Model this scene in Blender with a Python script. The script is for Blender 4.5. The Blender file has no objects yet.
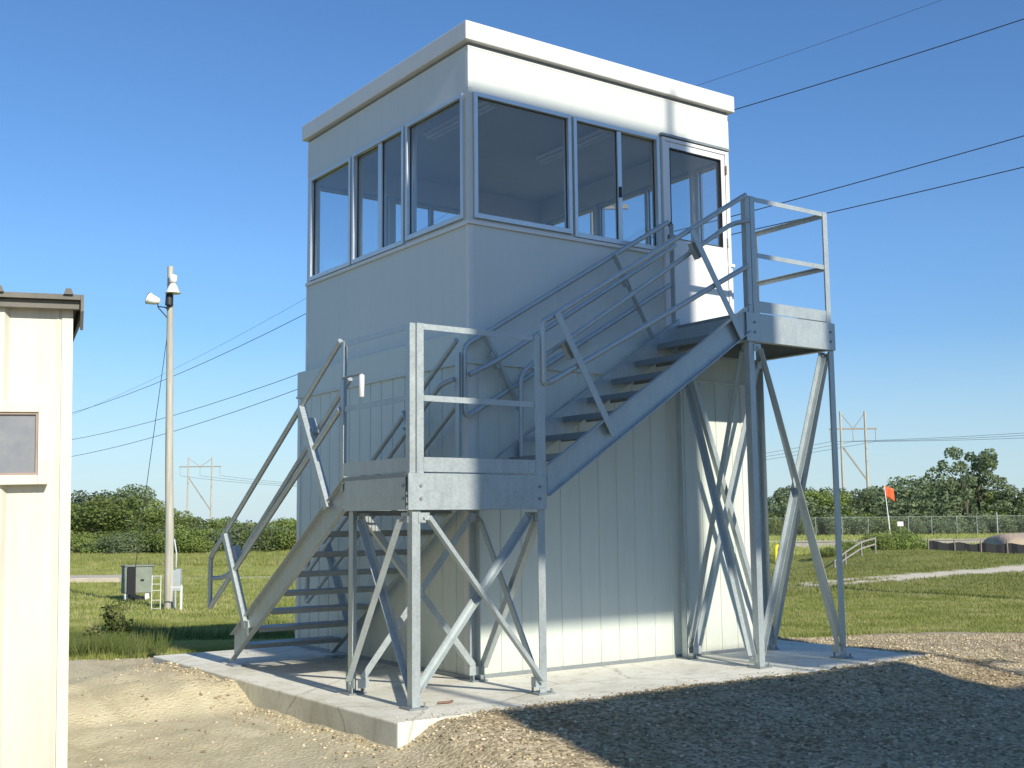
import bpy, math, random
import numpy as np
from mathutils import Vector, Matrix
random.seed(7); rng=np.random.default_rng(7)
R=math.radians
S=bpy.context.scene; COL=S.collection
# ------------------------------------------------------------------ helpers
def tag(o,label=None,cat=None,group=None,kind=None):
    if label: o['label']=label
    if cat: o['category']=cat
    if group: o['group']=group
    if kind: o['kind']=kind
    return o
def empty(name,loc,label,cat,group=None,rz=0):
    o=bpy.data.objects.new(name,None); COL.objects.link(o); o.location=loc; o.rotation_euler=(0,0,rz)
    return tag(o,label,cat,group)
def V(*a): return Vector(a)
class MB:
    def __init__(s): s.v=[]; s.f=[]; s.sm=[]
    def add(s,vs,fs,smooth=False):
        n=len(s.v); s.v+= [tuple(v) for v in vs]; s.f+= [tuple(i+n for i in f) for f in fs]; s.sm+=[smooth]*len(fs); return s
    def box(s,x0,x1,y0,y1,z0,z1):
        return s.add([(x,y,z) for x in (x0,x1) for y in (y0,y1) for z in (z0,z1)],
            [(0,1,3,2),(4,6,7,5),(0,4,5,1),(2,3,7,6),(0,2,6,4),(1,5,7,3)])
    def prism(s,pts2,a,b,u,w):
        """extrude the closed 2-D outline pts2 (in axes u,w) from point a to point b"""
        a,b,u,w=map(Vector,(a,b,u,w)); n=len(pts2)
        vs=[a+u*p+w*q for p,q in pts2]+[b+u*p+w*q for p,q in pts2]
        fs=[(i,(i+1)%n,(i+1)%n+n,i+n) for i in range(n)]+[tuple(range(n))[::-1],tuple(range(n,2*n))]
        return s.add(vs,fs)
    def bar(s,a,b,w,h,up=(0,0,1)):
        a,b=Vector(a),Vector(b); d=(b-a).normalized(); up=Vector(up)
        if abs(d.dot(up))>.99: up=Vector((0,1,0))
        u=d.cross(up).normalized(); v=u.cross(d).normalized()
        return s.prism([(-w/2,-h/2),(w/2,-h/2),(w/2,h/2),(-w/2,h/2)],a,b,u,v)
    def angle(s,a,b,u,w,L=.06,t=.007):
        """L profile, heel on the line a-b, legs along u and w"""
        a,b=Vector(a),Vector(b); d=(b-a).normalized(); u=Vector(u); u=(u-d*u.dot(d)).normalized(); w=Vector(w); w=(w-d*w.dot(d)).normalized()
        return s.prism([(0,0),(L,0),(L,t),(t,t),(t,L),(0,L)],a,b,u,w)
    def chan(s,a,b,u,w,H,B=.06,t=.008):
        """C profile, web on the line a-b along w (height H), flanges along u"""
        a,b,u,w=map(Vector,(a,b,u,w))
        return s.prism([(0,0),(B,0),(B,t),(t,t),(t,H-t),(B,H-t),(B,H),(0,H)],a,b,u,w)
    def tube(s,pts,r,n=10,cap=True):
        pts=[Vector(p) for p in pts]; rr=r if isinstance(r,(list,tuple)) else [r]*len(pts)
        base=len(s.v); rings=[]; pu=None
        for i,p in enumerate(pts):
            d=((pts[min(i+1,len(pts)-1)]-pts[max(i-1,0)])).normalized()
            if pu is None:
                u=d.cross(Vector((0,0,1)) if abs(d.z)<.9 else Vector((0,1,0))).normalized()
            else: u=(pu-d*pu.dot(d)).normalized()
            pu=u; v=d.cross(u)
            rings.append([p+(u*math.cos(2*math.pi*k/n)+v*math.sin(2*math.pi*k/n))*rr[i] for k in range(n)])
        vs=[q for r_ in rings for q in r_]; fs=[]
        for i in range(len(pts)-1):
            for k in range(n): fs.append((i*n+k,i*n+(k+1)%n,(i+1)*n+(k+1)%n,(i+1)*n+k))
        s.add(vs,fs,True)
        if cap: 
            s.add(rings[0],[tuple(range(n))[::-1]]); s.add(rings[-1],[tuple(range(n))])
        return s
    def build(s,name,mat,parent=None,bevel=0,loc=None):
        me=bpy.data.meshes.new(name); me.from_pydata(s.v,[],s.f); me.update()
        me.polygons.foreach_set('use_smooth',s.sm)
        if isinstance(mat,str): mat=M[mat]
        me.materials.append(mat)
        o=bpy.data.objects.new(name,me); COL.objects.link(o)
        if parent is not None: o.parent=parent
        if loc is not None: o.location=loc
        if bevel:
            m=o.modifiers.new('b','BEVEL'); m.width=bevel; m.segments=2; m.limit_method='ANGLE'; m.angle_limit=R(40)
        return o
def copy_tree(o,parent=None,**k):
    c=o.copy(); COL.objects.link(c); c.parent=parent
    for ch in list(o.children): copy_tree(ch,c)
    return c
def bolt(mb,p,axis,r=.014,h=.012):
    p=Vector(p); a=Vector(axis); mb.tube([p,p+a*h],r,6)
# ------------------------------------------------------------------ materials
M={}
def nt(name):
    m=bpy.data.materials.new(name); m.use_nodes=True; M[name]=m
    n=m.node_tree; b=n.nodes['Principled BSDF']; return m,n,b
def N(t,typ,**k):
    n=t.nodes.new(typ)
    for a,v in k.items(): setattr(n,a,v)
    return n
def ramp(t,fac,stops):
    r=N(t,'ShaderNodeValToRGB'); e=r.color_ramp.elements
    while len(e)<len(stops): e.new(.5)
    for i,(p,c) in enumerate(stops): e[i].position=p; e[i].color=(*c,1) if len(c)==3 else c
    t.links.new(fac,r.inputs[0]); return r
def noise(t,scale,detail=4,rough=.6,vec=None,dist=0):
    n=N(t,'ShaderNodeTexNoise'); n.inputs['Scale'].default_value=scale; n.inputs['Detail'].default_value=detail
    n.inputs['Roughness'].default_value=rough; n.inputs['Distortion'].default_value=dist
    if vec is not None: t.links.new(vec,n.inputs['Vector'])
    return n
def coords(t,scale=(1,1,1)):
    c=N(t,'ShaderNodeTexCoord'); m=N(t,'ShaderNodeMapping'); m.inputs['Scale'].default_value=scale
    t.links.new(c.outputs['Object'],m.inputs[0]); return m.outputs[0]
def bump(t,b,h,dist,strength=1):
    n=N(t,'ShaderNodeBump'); n.inputs['Distance'].default_value=dist; n.inputs['Strength'].default_value=strength
    t.links.new(h,n.inputs['Height']); t.links.new(n.outputs[0],b.inputs['Normal']); return n
def simple(name,col,rough=.6,metal=0,var=.12,scale=6,bs=0,stretch=(1,1,1),rvar=.1):
    m,t,b=nt(name); vec=coords(t,stretch)
    n=noise(t,scale,6,.65,vec)
    lo=[c*(1-var) for c in col]; hi=[min(1,c*(1+var)) for c in col]
    r=ramp(t,n.outputs[0],[(.3,lo),(.7,hi)]); t.links.new(r.outputs[0],b.inputs['Base Color'])
    mr=N(t,'ShaderNodeMapRange'); mr.inputs[3].default_value=rough-rvar; mr.inputs[4].default_value=min(1,rough+rvar)
    t.links.new(n.outputs[0],mr.inputs[0]); t.links.new(mr.outputs[0],b.inputs['Roughness'])
    b.inputs['Metallic'].default_value=metal
    if bs: bump(t,b,noise(t,scale*4,4,.6,vec).outputs[0],bs)
    return m
# painted steel panels: slight oil-canning, faint vertical dust runs
def painted(name,col,rough,canning=.0012,dirt=.10,spec=.5,splash=0):
    m,t,b=nt(name); vec=coords(t,(1,1,.12)); v2=coords(t)
    n=noise(t,9,6,.7,vec); n2=noise(t,.9,3,.5,v2)
    r=ramp(t,n.outputs[0],[(.25,[c*(1-dirt) for c in col]),(.6,col)])
    mx=N(t,'ShaderNodeMix',data_type='RGBA',blend_type='MULTIPLY'); mx.inputs[0].default_value=.5
    r2=ramp(t,n2.outputs[0],[(.3,(.93,.93,.92)),(.65,(1,1,1))])
    t.links.new(r.outputs[0],mx.inputs[6]); t.links.new(r2.outputs[0],mx.inputs[7]); t.links.new(mx.outputs[2],b.inputs['Base Color'])
    mr=N(t,'ShaderNodeMapRange'); mr.inputs[3].default_value=rough-.06; mr.inputs[4].default_value=rough+.1
    t.links.new(n.outputs[0],mr.inputs[0]); t.links.new(mr.outputs[0],b.inputs['Roughness'])
    b.inputs['Specular IOR Level'].default_value=spec
    if splash:   # dried mud splashed up from the ground
        tc=N(t,'ShaderNodeTexCoord'); sx=N(t,'ShaderNodeSeparateXYZ'); t.links.new(tc.outputs['Object'],sx.inputs[0])
        mz=N(t,'ShaderNodeMapRange'); mz.inputs[1].default_value=0; mz.inputs[2].default_value=splash; mz.inputs[3].default_value=.62; mz.inputs[4].default_value=.0; t.links.new(sx.outputs[2],mz.inputs[0])
        ns=noise(t,28,5,.75,v2); mm=N(t,'ShaderNodeMath',operation='MULTIPLY'); t.links.new(mz.outputs[0],mm.inputs[0]); t.links.new(ns.outputs[0],mm.inputs[1])
        mxs=N(t,'ShaderNodeMix',data_type='RGBA'); mxs.inputs[7].default_value=(.34,.29,.20,1); t.links.new(mm.outputs[0],mxs.inputs[0]); t.links.new(mx.outputs[2],mxs.inputs[6]); t.links.new(mxs.outputs[2],b.inputs['Base Color'])
    bump(t,b,n2.outputs[0],canning*8,.5)
    return m
painted('wall_paint',(.62,.65,.61),.42,dirt=.05)
painted('siding_paint',(.61,.66,.60),.45,.001,.07,splash=.35)
painted('trim_paint',(.70,.70,.66),.38,.0006,.05)
painted('shed_paint',(.70,.68,.57),.5,.0015,.20,splash=.9)
simple('shed_roof',(.16,.155,.13),.7,0,.25,5)
simple('shed_trim',(.66,.64,.54),.5,0,.08,8)
simple('rust_brown',(.22,.13,.08),.8,0,.3,12)
simple('alu',(.60,.62,.62),.35,.55,.06,5)
simple('dark_rubber',(.03,.03,.035),.6)
simple('interior',(.62,.60,.54),.7,0,.05,2)
simple('floor_vinyl',(.22,.21,.20),.5,0,.1,4)
simple('door_paint',(.72,.73,.72),.35,0,.03,3)
simple('lamp_white',(.8,.8,.8),.4,0,.03,3)
simple('black_metal',(.025,.027,.03),.55,.2,.2,8)
simple('wire',(.02,.02,.022),.6)
simple('cabinet',(.22,.25,.20),.6,0,.15,4)
simple('white_paint',(.7,.7,.68),.5,0,.1,6)
simple('meter_grey',(.42,.46,.47),.45,.1,.1,8)
simple('pole_wood',(.43,.41,.35),.9,0,.28,14,.004,(1,1,.06))
simple('grey_wood',(.30,.26,.21),.9,0,.2,9,0,(1,1,.1))
simple('bark',(.12,.10,.08),.9,0,.3,6,.01,(1,1,.3))
simple('inner_tan',(.36,.27,.21),.7,0,.15,12)
simple('yellow',(.75,.60,.02),.5,0,.06,6)
simple('orange',(.85,.12,.03),.7,0,.08,6)
simple('black_fabric',(.012,.013,.016),.8,0,.3,8)
simple('old_concrete',(.30,.28,.25),.9,0,.15,3,.005)
simple('dirt_pile',(.42,.33,.24),.95,0,.15,1.2,.05)
simple('platform_tan',(.50,.44,.34),.85,0,.12,3)
# galvanised steel
def galv(name,base,metal,rough):
    m,t,b=nt(name); vec=coords(t)
    vo=N(t,'ShaderNodeTexVoronoi'); vo.inputs['Scale'].default_value=90; t.links.new(vec,vo.inputs['Vector'])
    n=noise(t,5,5,.6,vec); n3=noise(t,22,4,.6,coords(t,(1,1,.25)))
    mx=N(t,'ShaderNodeMix',data_type='FLOAT'); mx.inputs[0].default_value=.35
    sep=N(t,'ShaderNodeSeparateColor'); t.links.new(vo.outputs['Color'],sep.inputs[0])
    t.links.new(n.outputs[0],mx.inputs[2]); t.links.new(sep.outputs[0],mx.inputs[3])
    r=ramp(t,mx.outputs[0],[(.2,[c*.87 for c in base]),(.5,base),(.8,[min(1,c*1.09) for c in base])])
    m2=N(t,'ShaderNodeMix',data_type='RGBA',blend_type='MULTIPLY'); m2.inputs[0].default_value=.7
    r3=ramp(t,n3.outputs[0],[(.35,(.88,.89,.90)),(.6,(1,1,1))])
    t.links.new(r.outputs[0],m2.inputs[6]); t.links.new(r3.outputs[0],m2.inputs[7]); t.links.new(m2.outputs[2],b.inputs['Base Color'])
    mr=N(t,'ShaderNodeMapRange'); mr.inputs[3].default_value=rough-.12; mr.inputs[4].default_value=rough+.16
    t.links.new(mx.outputs[0],mr.inputs[0]); t.links.new(mr.outputs[0],b.inputs['Roughness'])
    b.inputs['Metallic'].default_value=metal; bump(t,b,n3.outputs[0],.0015,.4)
galv('galvanised',(.44,.49,.49),.42,.42)
galv('galvanised_dull',(.27,.30,.31),.45,.5)
# glass: thin pane, tinted transparent + mirror reflection by fresnel
def glass(name,tint,mul):
    m,t,b=nt(name); t.nodes.remove(b); out=t.nodes['Material Output']
    tr=N(t,'ShaderNodeBsdfTransparent'); tr.inputs[0].default_value=(*tint,1)
    gl=N(t,'ShaderNodeBsdfGlossy'); gl.inputs['Roughness'].default_value=.02; gl.inputs[0].default_value=(.9,.95,1,1)
    df=N(t,'ShaderNodeBsdfDiffuse'); df.inputs[0].default_value=(.35,.37,.38,1)
    fr=N(t,'ShaderNodeFresnel'); ge=N(t,'ShaderNodeNewGeometry'); mi=N(t,'ShaderNodeMapRange'); mi.inputs[3].default_value=1.5; mi.inputs[4].default_value=1/1.5; t.links.new(ge.outputs['Backfacing'],mi.inputs[0]); t.links.new(mi.outputs[0],fr.inputs[0])
    mm=N(t,'ShaderNodeMath',operation='MULTIPLY'); mm.inputs[1].default_value=mul; t.links.new(fr.outputs[0],mm.inputs[0])
    m0=N(t,'ShaderNodeMixShader'); m0.inputs[0].default_value=.03; t.links.new(tr.outputs[0],m0.inputs[1]); t.links.new(df.outputs[0],m0.inputs[2])
    mx=N(t,'ShaderNodeMixShader'); t.links.new(mm.outputs[0],mx.inputs[0]); t.links.new(m0.outputs[0],mx.inputs[1]); t.links.new(gl.outputs[0],mx.inputs[2])
    t.links.new(mx.outputs[0],out.inputs[0])
glass('window_glass',(.93,.95,.96),.9)
m,t,b=nt('shed_glass'); b.inputs['Base Color'].default_value=(.10,.11,.12,1); b.inputs['Roughness'].default_value=.25
nn=noise(t,14,5,.6,coords(t)); rr=ramp(t,nn.outputs[0],[(.2,(.20,.21,.23)),(.8,(.27,.28,.29))]); t.links.new(rr.outputs[0],b.inputs['Base Color'])
# concrete pad
m,t,b=nt('concrete'); vec=coords(t)
n=noise(t,1.3,6,.65,vec); n2=noise(t,40,4,.7,vec); n4=noise(t,7,5,.6,coords(t,(1,1,.4)))
r=ramp(t,n.outputs[0],[(.3,(.66,.65,.56)),(.55,(.76,.75,.66)),(.75,(.80,.79,.70))])
mx=N(t,'ShaderNodeMix',data_type='RGBA',blend_type='MULTIPLY'); mx.inputs[0].default_value=1
r2=ramp(t,n2.outputs[0],[(.25,(.78,.77,.75)),(.5,(1,1,1))]); t.links.new(r.outputs[0],mx.inputs[6]); t.links.new(r2.outputs[0],mx.inputs[7])
mx2=N(t,'ShaderNodeMix',data_type='RGBA',blend_type='MULTIPLY'); mx2.inputs[0].default_value=.8
r4=ramp(t,n4.outputs[0],[(.36,(.80,.78,.74)),(.50,(1,1,1))]); t.links.new(mx.outputs[2],mx2.inputs[6]); t.links.new(r4.outputs[0],mx2.inputs[7])
vc_=N(t,'ShaderNodeTexVoronoi',feature='DISTANCE_TO_EDGE'); vc_.inputs['Scale'].default_value=.55; wn=noise(t,3,5,.7,vec); wv=N(t,'ShaderNodeMix',data_type='VECTOR'); wv.inputs[0].default_value=.12; t.links.new(vec,wv.inputs[4]); t.links.new(wn.outputs['Color'],wv.inputs[5]); t.links.new(wv.outputs[1],vc_.inputs['Vector'])
rc=ramp(t,vc_.outputs['Distance'],[(.0,(.45,.43,.40)),(.006,(1,1,1))]); mx3=N(t,'ShaderNodeMix',data_type='RGBA',blend_type='MULTIPLY'); mx3.inputs[0].default_value=.7; t.links.new(mx2.outputs[2],mx3.inputs[6]); t.links.new(rc.outputs[0],mx3.inputs[7])
n5=noise(t,.75,5,.7,coords(t,(1.3,1,1))); r5=ramp(t,n5.outputs[0],[(.40,(.80,.78,.74)),(.56,(1,1,1))]); mx4=N(t,'ShaderNodeMix',data_type='RGBA',blend_type='MULTIPLY'); mx4.inputs[0].default_value=.8; t.links.new(mx3.outputs[2],mx4.inputs[6]); t.links.new(r5.outputs[0],mx4.inputs[7])
t.links.new(mx4.outputs[2],b.inputs['Base Color']); b.inputs['Roughness'].default_value=.85
bump(t,b,n2.outputs[0],.003)
# foliage
def leafmat(name,cols,sc):
    m,t,b=nt(name); g=N(t,'ShaderNodeNewGeometry'); vec=g.outputs['Position']
    n=noise(t,sc,3,.6,vec); r=ramp(t,n.outputs[0],[(.3,cols[0]),(.5,cols[1]),(.72,cols[2])])
    ri=N(t,'ShaderNodeObjectInfo'); 
    mr=N(t,'ShaderNodeMapRange'); mr.inputs[3].default_value=.66; mr.inputs[4].default_value=1.34; t.links.new(ri.outputs['Random'],mr.inputs[0])
    hs=N(t,'ShaderNodeHueSaturation'); t.links.new(r.outputs[0],hs.inputs['Color']); t.links.new(mr.outputs[0],hs.inputs['Value'])
    t.links.new(hs.outputs[0],b.inputs['Base Color']); b.inputs['Roughness'].default_value=.6
    b.inputs['Specular IOR Level'].default_value=.25
    out=t.nodes['Material Output']; tl=N(t,'ShaderNodeBsdfTranslucent'); t.links.new(hs.outputs[0],tl.inputs[0])
    ms=N(t,'ShaderNodeMixShader'); ms.inputs[0].default_value=.38; t.links.new(b.outputs[0],ms.inputs[1]); t.links.new(tl.outputs[0],ms.inputs[2]); t.links.new(ms.outputs[0],out.inputs[0])
leafmat('leaf_green',[(.14,.19,.05),(.20,.26,.07),(.29,.33,.11)],.35)
leafmat('leaf_blue',[(.14,.195,.095),(.20,.255,.13),(.27,.32,.18)],.35)
leafmat('grass_blade',[(.21,.25,.06),(.32,.345,.10),(.46,.43,.20)],1.2)
leafmat('weed_leaf',[(.12,.17,.04),(.19,.24,.065),(.31,.30,.14)],3)
# ------------------------------------------------------------------ camera frame (real position and heading of the photographer)
CAM=Vector((-5.31,-8.067,1.285)); YAW,PITCH,ROLL,FPX=.619,.117,-.010,1153.95
fw=Vector((math.sin(YAW)*math.cos(PITCH),math.cos(YAW)*math.cos(PITCH),math.sin(PITCH)))
rt=Vector((math.cos(YAW),-math.sin(YAW),0)); up=rt.cross(fw)
r_=rt*math.cos(ROLL)+up*math.sin(ROLL); u_=-rt*math.sin(ROLL)+up*math.cos(ROLL)
cam=bpy.data.cameras.new('camera'); co=bpy.data.objects.new('camera',cam); COL.objects.link(co)
co.matrix_world=Matrix(((r_.x,u_.x,-fw.x,CAM.x),(r_.y,u_.y,-fw.y,CAM.y),(r_.z,u_.z,-fw.z,CAM.z),(0,0,0,1)))
cam.sensor_width=36; cam.lens=FPX/1024*36; cam.clip_start=.05; cam.clip_end=6000; S.camera=co
FH=Vector((math.sin(YAW),math.cos(YAW),0)); RH=rt
def gp(a,d):
    """ground-plan position d metres ahead and a/1154*d metres across (a measured from straight ahead)"""
    return CAM.xy+FH.xy*d+RH.xy*((a-512)/FPX*d*1.0)
# ------------------------------------------------------------------ terrain
def ss(a,b,x): 
    t=np.clip((x-a)/(b-a),0,1); return t*t*(3-2*t)
SX0,SX1,SY0,SY1=-1.52,4.15,-1.45,3.34
def vnoise(x,y,s,seed=0):
    x=x*s+seed*17.3; y=y*s+seed*9.1
    xi=np.floor(x); yi=np.floor(y); fx=x-xi; fy=y-yi; fx=fx*fx*(3-2*fx); fy=fy*fy*(3-2*fy)
    def h(a,b): 
        v=np.sin(a*127.1+b*311.7+seed*3.7)*43758.5453; return v-np.floor(v)
    return (h(xi,yi)*(1-fx)+h(xi+1,yi)*fx)*(1-fy)+(h(xi,yi+1)*(1-fx)+h(xi+1,yi+1)*fx)*fy
def terrain(x,y):
    x=np.asarray(x,float); y=np.asarray(y,float)
    dx,dy=x-CAM.x,y-CAM.y; t=dx*FH.x+dy*FH.y; s=dx*RH.x+dy*RH.y
    z=-.20-.5*ss(12.5,21,t)
    ox=np.maximum(np.maximum(SX0-x,x-SX1),0); oy=np.maximum(np.maximum(SY0-y,y-SY1),0); d=np.hypot(ox,oy)
    near=np.exp(-(d/1.1)**2)
    front=ss(-1.6,-1.15,x)*(1-ss(.5,1.5,y))
    right=ss(3.2,4.4,x)
    left=ss(.75,1.35,y)*(1-ss(-1.2,-.6,x))*(1-.45*ss(2.0,3.3,y))
    a=np.maximum(front*.170,right*.115)
    z=z+near*a+np.exp(-(d/1.8)**2)*left*.15+near*.03
    # broken soil and ruts near the pad
    nf=1-ss(14,18,t)
    z=z+nf*((vnoise(x,y,1.1,1)-.5)*.05+(vnoise(x,y,3.3,2)-.5)*.03+(vnoise(x,y,9,3)-.5)*.016+(vnoise(x,y,22,9)-.5)*.010)
    mound=left*np.exp(-(d/1.3)**2)
    z=z+mound*(vnoise(x,y,5,4)-.4)*.09
    # lower-lying field with faint swells, low berm on the right, ditch beside it
    ff=ss(20,40,t)
    z=z+ff*(vnoise(x,y,.09,5)-.5)*.25*ss(0,1,1)*(1-ss(80,120,t))
    pm=s/np.maximum(t,1)*FPX+512
    berm=ss(12,19,s)*ss(40,54,t)*(1-ss(58,63,t))*(1-ss(20,25,s)); z=z+berm*.30
    ditch=ss(8,11,s)*(1-ss(13,16,s))*ss(44,50,t)*(1-ss(56,60,t)); z=z-ditch*.5
    # under the pad
    ins=(x>SX0+.22)&(x<SX1-.22)&(y>SY0+.22)&(y<SY1-.22)
    edge=np.minimum(np.minimum(x-SX0,SX1-x),np.minimum(y-SY0,SY1-y))
    z=np.where(ins,np.minimum(z,-.25),z)
    z=np.where((~ins)&(edge>0),np.minimum(z,-.008),z)
    z=np.where(edge<=0,np.minimum(z,.012),z)
    return z
def tz(x,y): return float(terrain(np.array([x]),np.array([y]))[0])
def masks(x,y):
    """gravel, dirt, path masks (0..1) of what the ground is made of"""
    dx,dy=x-CAM.x,y-CAM.y; t=dx*FH.x+dy*FH.y; s=dx*RH.x+dy*RH.y
    w=(vnoise(x,y,.8,11)-.5)*1.0+(vnoise(x,y,3,12)-.5)*.5
    # pad of gravel: the edge runs from the left front (t about 12.5) to the right (t about 15-20)
    lim=np.where(s<0,12.3+.35*(s+6),16.5+0*s); lim=12.4+np.clip((s+4.6)/4.0,0,1)*6.2+np.clip((s+.6)/8,-1,0)*0
    lim=12.4+5.6*ss(-4.4,-1.5,s)+1.8*ss(4,6,s)-.9*ss(6,12,s)
    gravel=1-ss(-.35,.35,t+w-lim)
    dirt=(1-ss(-1.9,-.8,x+w*.5))*ss(-3.0,-1.3,y+w*.6)*gravel
    far=1-gravel
    # farm tracks: left-to-right pale path and its right-hand run
    def band(px,a): return np.interp(s/np.maximum(t,.1)*FPX+512,px,a)
    tc=band([-200,72,280,520,785,840,1024,1300],[42,41,42.5,38,32.8,34.8,41.5,52])
    hw=band([-200,72,100,300,700,785,840,1024],[1.2,1.6,1.0,.45,.6,.8,1.3,1.8])
    q=t-tc+w*.8
    path=far*(1-ss(.75,1.25,np.abs(q)/hw))
    pm=s/np.maximum(t,.1)*FPX+512
    split=ss(740,790,pm)*(1-ss(860,900,pm)); path=path*(1-split*(1-ss(.1,.4,np.abs(q)/hw)))
    path=np.maximum(path,far*ss(690,720,pm)*(1-ss(3,4.2,np.abs(t-95))))
    path=np.maximum(path,far*.9*ss(760,768,pm)*(1-ss(838,846,pm))*(1-ss(2.2,3.2,np.abs(t-47))))
    return gravel,dirt,path
az=np.concatenate([np.arange(-180,-34,6),np.arange(-34,34.01,.16),np.arange(40,180,6)])
rad=[.6]
while rad[-1]<26: rad.append(rad[-1]*1.0105)
while rad[-1]<5000: rad.append(rad[-1]*1.03)
rad=np.array(rad); A,RR=np.meshgrid(np.radians(az)+YAW,rad,indexing='ij')
GX=CAM.x+RR*np.sin(A); GY=CAM.y+RR*np.cos(A); GZ=terrain(GX,GY)
na,nr=A.shape
verts=np.stack([GX,GY,GZ],-1).reshape(-1,3)
ii=np.arange(na); jj=np.arange(nr-1); I,J=np.meshgrid(ii,jj,indexing='ij')
f4=np.stack([I*nr+J,((I+1)%na)*nr+J,((I+1)%na)*nr+J+1,I*nr+J+1],-1).reshape(-1,4)[:,::-1]
def fastmesh(name,v,f,n):
    me=bpy.data.meshes.new(name); me.vertices.add(len(v)); me.vertices.foreach_set('co',np.asarray(v,np.float32).ravel())
    f=np.asarray(f,np.int32); me.loops.add(f.size); me.loops.foreach_set('vertex_index',f.ravel())
    me.polygons.add(len(f)); me.polygons.foreach_set('loop_start',np.arange(0,f.size,n,dtype=np.int32))
    me.update(calc_edges=True); return me
vc=len(verts); verts=np.vstack([verts,[[CAM.x,CAM.y,tz(CAM.x,CAM.y)]]])
me=fastmesh('ground',verts,f4,4); me.polygons.foreach_set('use_smooth',np.ones(len(f4),bool))
g,dm,pm_=masks(verts[:,0],verts[:,1])
ca=me.color_attributes.new('ground_kind','FLOAT_COLOR','POINT'); ca.data.foreach_set('color',np.stack([g,dm,pm_,np.ones_like(g)],-1).astype(np.float32).ravel())
m,t,b=nt('ground_mat'); at=N(t,'ShaderNodeVertexColor'); at.layer_name='ground_kind'; sp=N(t,'ShaderNodeSeparateColor'); t.links.new(at.outputs[0],sp.inputs[0])
vec=coords(t)
def mixc(fac,a,b_):
    x=N(t,'ShaderNodeMix',data_type='RGBA'); t.links.new(fac,x.inputs[0]); t.links.new(a,x.inputs[6]); t.links.new(b_,x.inputs[7]); return x.outputs[2]
g1=noise(t,.35,8,.62,vec); g2=noise(t,3.5,8,.75,vec); g3=noise(t,.05,4,.6,vec)
gr=ramp(t,g2.outputs[0],[(.3,(.17,.205,.05)),(.5,(.27,.29,.09)),(.72,(.42,.39,.19))])
gr2=ramp(t,g1.outputs[0],[(.35,(.82,.92,.8)),(.65,(1.12,1.0,.95))]); mg=N(t,'ShaderNodeMix',data_type='RGBA',blend_type='MULTIPLY'); mg.inputs[0].default_value=1
t.links.new(gr.outputs[0],mg.inputs[6]); t.links.new(gr2.outputs[0],mg.inputs[7])
vo=N(t,'ShaderNodeTexVoronoi'); vo.inputs['Scale'].default_value=38; t.links.new(vec,vo.inputs['Vector'])
vs=N(t,'ShaderNodeSeparateColor'); t.links.new(vo.outputs['Color'],vs.inputs[0])
gv=ramp(t,vs.outputs[0],[(.0,(.22,.175,.11)),(.35,(.39,.325,.205)),(.7,(.54,.45,.295)),(1,(.66,.57,.40))])
gvn=noise(t,1.1,5,.6,vec); gv2=ramp(t,gvn.outputs[0],[(.35,(.72,.66,.58)),(.6,(1,1,1))]); mv=N(t,'ShaderNodeMix',data_type='RGBA',blend_type='MULTIPLY'); mv.inputs[0].default_value=1
t.links.new(gv.outputs[0],mv.inputs[6]); t.links.new(gv2.outputs[0],mv.inputs[7])
dn=noise(t,2.2,8,.62,coords(t,(1,.35,1)),.6); dr=ramp(t,dn.outputs[0],[(.3,(.44,.39,.26)),(.52,(.56,.50,.34)),(.75,(.66,.60,.43))])
c1=mixc(sp.outputs[1],mv.outputs[2],dr.outputs[0])
pr=ramp(t,g2.outputs[0],[(.3,(.56,.50,.38)),(.7,(.74,.68,.54))])
c2=mixc(sp.outputs[0],mg.outputs[2],c1)
c3=mixc(sp.outputs[2],c2,pr.outputs[0]); t.links.new(c3,b.inputs['Base Color']); b.inputs['Roughness'].default_value=.95; b.inputs['Specular IOR Level'].default_value=.15
# bump: stones in the gravel, tufts in the grass
hs=N(t,'ShaderNodeMath',operation='MULTIPLY'); t.links.new(vo.outputs['Distance'],hs.inputs[0]); hs.inputs[1].default_value=-1.0
hn=N(t,'ShaderNodeMath',operation='ADD'); t.links.new(hs.outputs[0],hn.inputs[0]); hb=noise(t,60,4,.7,vec); t.links.new(hb.outputs[0],hn.inputs[1])
bump(t,b,hn.outputs[0],.012,.8)
me.materials.append(m)
go=bpy.data.objects.new('ground',me); COL.objects.link(go); tag(go,kind='structure')
# concrete pad
pb=MB(); pb.box(SX0,SX1,SY0,SY1,-.5,0)
o=pb.build('concrete_pad','concrete',bevel=.012); tag(o,kind='structure')
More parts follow.
